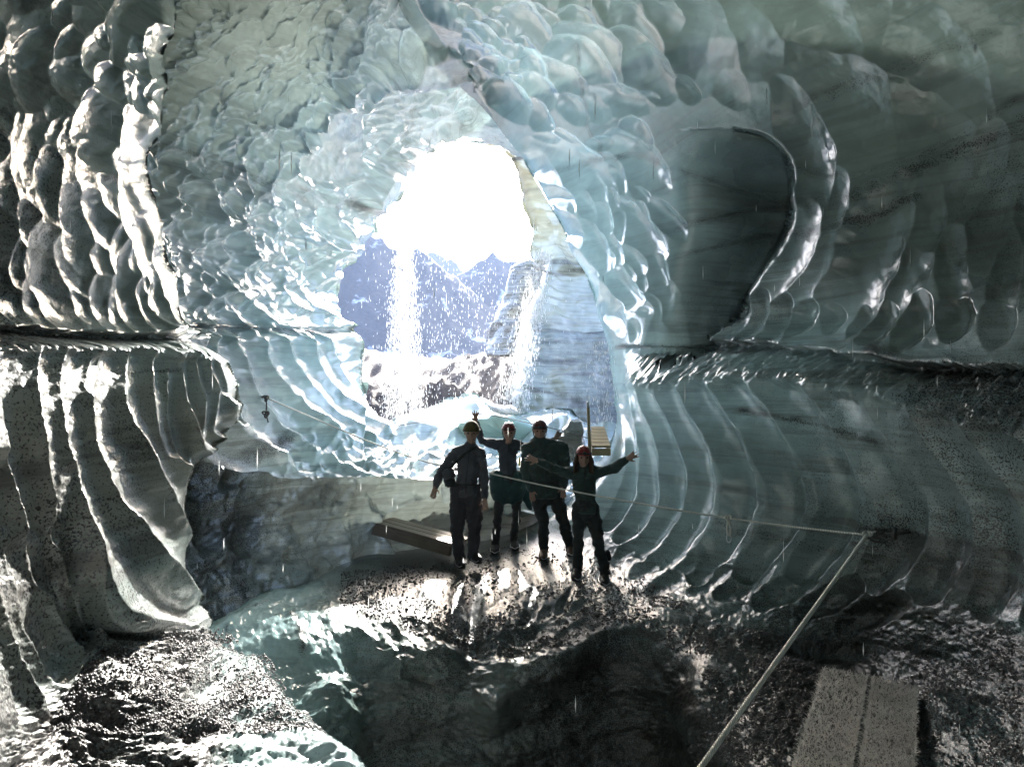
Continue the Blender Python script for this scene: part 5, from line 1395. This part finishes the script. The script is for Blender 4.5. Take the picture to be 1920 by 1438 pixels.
# ------------------------------------------------------------------ meltwater
def drop_mat():
    m, nt, p, out = new_mat('meltwater')
    p.inputs['Base Color'].default_value = (.9, .93, .95, 1)
    p.inputs['Roughness'].default_value = .05
    p.inputs['IOR'].default_value = 1.33
    p.inputs['Transmission Weight'].default_value = .25
    tr = N(nt, 'ShaderNodeBsdfTranslucent'); tr.inputs['Color'].default_value = (.95, .95, .95, 1)
    mx = N(nt, 'ShaderNodeMixShader'); mx.inputs[0].default_value = .5
    nt.links.new(p.outputs[0], mx.inputs[1]); nt.links.new(tr.outputs[0], mx.inputs[2])
    nt.links.new(mx.outputs[0], out.inputs['Surface'])
    return m
M_DROP = drop_mat()
OCT = [(0, 1, 2), (0, 2, 3), (0, 3, 4), (0, 4, 1), (5, 2, 1), (5, 3, 2), (5, 4, 3), (5, 1, 4)]
def drops(name, pts, label=None):
    """pts: x, y, z, width, length"""
    pts = np.asarray(pts, float)
    n = len(pts)
    off = np.array([[0, 0, .5], [.5, 0, -.12], [0, .5, -.12], [-.5, 0, -.12], [0, -.5, -.12], [0, 0, -.5]])
    sc = np.stack([pts[:, 3], pts[:, 3], pts[:, 4]], 1)
    V = (pts[:, None, :3] + off[None] * sc[:, None]).reshape(-1, 3)
    F = (np.array(OCT)[None] + 6 * np.arange(n)[:, None, None]).reshape(-1, 3)
    me = bpy.data.meshes.new(name)
    me.vertices.add(len(V)); me.vertices.foreach_set('co', V.astype(np.float32).ravel())
    me.loops.add(F.size); me.loops.foreach_set('vertex_index', F.astype(np.int32).ravel())
    me.polygons.add(len(F)); me.polygons.foreach_set('loop_start', np.arange(0, F.size, 3, dtype=np.int32))
    me.polygons.foreach_set('loop_total', np.full(len(F), 3, np.int32))
    me.update(calc_edges=True)
    o = link(name, me, M_DROP)
    o['kind'] = 'stuff'
    return o
def fall(name, x0, x1, Y, z0, z1, n, width_fn, seed, dsz=(.010, .05)):
    r = np.random.default_rng(seed)
    out = []
    for k in range(n):
        t = r.random() ** .9
        z = z0 + (z1 - z0) * t
        xc = x0 + (x1 - x0) * t
        w = width_fn(t)
        clump = r.normal() if r.random() < .75 else r.uniform(-2.4, 2.4)
        out.append((xc + clump * w, Y + r.normal() * w * 1.2, z, r.uniform(*dsz) * .55 + .004, r.uniform(.02, .11)))
    return drops(name, out)
a, b = at(757, 462, 12.4), at(757, 785, 12.4)
fall('falling_meltwater', a.x, b.x, 12.4, a.z, b.z, 6000, lambda t: .085 + .12 * t, 501, (.004, .013))
a, b = at(1020, 500, 11.8), at(957, 775, 11.8)
fall('falling_meltwater', a.x, b.x, 11.8, a.z + .3, b.z, 3800, lambda t: .07 + .08 * t, 502, (.004, .012))
a, b = at(860, 480, 13.5), at(860, 780, 13.5)
fall('falling_meltwater', a.x, b.x, 13.5, a.z + .5, b.z, 1500, lambda t: .85, 503, (.006, .012))
a, b = at(1125, 640, 9.9), at(1140, 800, 9.3)
fall('falling_meltwater', a.x, b.x, 9.8, a.z, b.z, 260, lambda t: .10, 504, (.008, .014))
r = np.random.default_rng(510)
out = []
for k in range(140):
    Y = r.uniform(2.0, 9.5); px = r.uniform(60, 1860); py = r.uniform(170, 1430)
    if py > 1100 and r.random() < .4: continue
    q = at(px, py, min(Y, 2.6 + 4.5 * r.random()) if abs(px - 960) > 500 else Y)
    out.append((q.x, q.y, q.z, r.uniform(.004, .0065), r.uniform(.05, .13)))
drops('falling_drips', out)

# ---- loose gravel lying on the ash
M_GRAVEL = plain_mat('wet_gravel', (.07, .066, .068), .42, .6, 9, 0, .5)
def gravel(sheet, region, n, seed, name='gravel', size=(.006, .022), clump=.5):
    r = np.random.default_rng(seed)
    reg = np.array(region, float)
    x0, y0 = reg.min(0); x1, y1 = reg.max(0)
    px = r.uniform(x0, x1, n * 3); py = y0 + (y1 - y0) * r.random(n * 3)
    m = inside(reg, px, py) & (r.random(n * 3) < clump + fbm(px / 60, py / 30, 3, seed))
    px, py = px[m][:n], py[m][:n]
    j = ((py - sheet.y0) / sheet.step).astype(int); i = ((px - sheet.x0) / sheet.step).astype(int)
    C = sheet.V[j, i]
    k = len(C)
    base = np.array([[0, 0, .6], [.55, 0, 0], [0, .55, 0], [-.55, 0, 0], [0, -.55, 0], [0, 0, -.5]])
    sz = r.uniform(*size, k) * np.exp(r.normal(0, .35, k))
    jit = 1 + r.normal(0, .22, (k, 6, 3))
    ang = r.uniform(0, 6.28, k)
    V = base[None] * jit * sz[:, None, None] * 2
    c, s = np.cos(ang)[:, None], np.sin(ang)[:, None]
    V = np.stack([V[..., 0] * c - V[..., 1] * s, V[..., 0] * s + V[..., 1] * c, V[..., 2]], -1)
    V = (V + C[:, None] + np.array([0, 0, 1.0]) * (sz * .3)[:, None, None]).reshape(-1, 3)
    F = (np.array(OCT)[None] + 6 * np.arange(k)[:, None, None]).reshape(-1, 3)
    me = bpy.data.meshes.new(name)
    me.vertices.add(len(V)); me.vertices.foreach_set('co', V.astype(np.float32).ravel())
    me.loops.add(F.size); me.loops.foreach_set('vertex_index', F.astype(np.int32).ravel())
    me.polygons.add(len(F)); me.polygons.foreach_set('loop_start', np.arange(0, F.size, 3, dtype=np.int32))
    me.polygons.foreach_set('loop_total', np.full(len(F), 3, np.int32))
    me.update(calc_edges=True)
    o = link(name, me, M_GRAVEL, smooth=False)
    o['kind'] = 'stuff'
    return o
gravel(right, [(640, 1075), (860, 1050), (1010, 1010), (1200, 1080), (1340, 1170), (1500, 1190), (1560, 1260), (1460, 1430), (1300, 1430), (1330, 1260), (1180, 1190), (980, 1240), (820, 1200), (640, 1150)], 26000, 601, size=(.0025, .009))
gravel(right, [(1330, 1180), (1900, 1180), (1920, 1438), (1330, 1438)], 16000, 602, size=(.0015, .006))
gravel(left, [(0, 1420), (200, 1230), (380, 1190), (470, 1290), (560, 1400), (600, 1438), (0, 1438)], 20000, 603, size=(.0012, .005))

# ---- fine spray hanging where the meltwater falls
m_s, nt_s, p_s, out_s = new_mat('spray_air')
nt_s.nodes.remove(p_s)
pv = N(nt_s, 'ShaderNodeVolumePrincipled')
pv.inputs['Color'].default_value = (.96, .97, 1.0, 1)
pv.inputs['Density'].default_value = .001
pv.inputs['Anisotropy'].default_value = .55
nt_s.links.new(pv.outputs[0], out_s.inputs['Volume'])
bm = bmesh.new()
bmesh.ops.create_icosphere(bm, subdivisions=4, radius=1.0, matrix=Matrix.Translation((-.9, 11.6, 3.4)) @ Matrix.Diagonal((3.2, 2.9, 4.2, 1)))
me = bpy.data.meshes.new('mist'); bm.to_mesh(me); bm.free()
o = link('mist', me, m_s); o['kind'] = 'stuff'
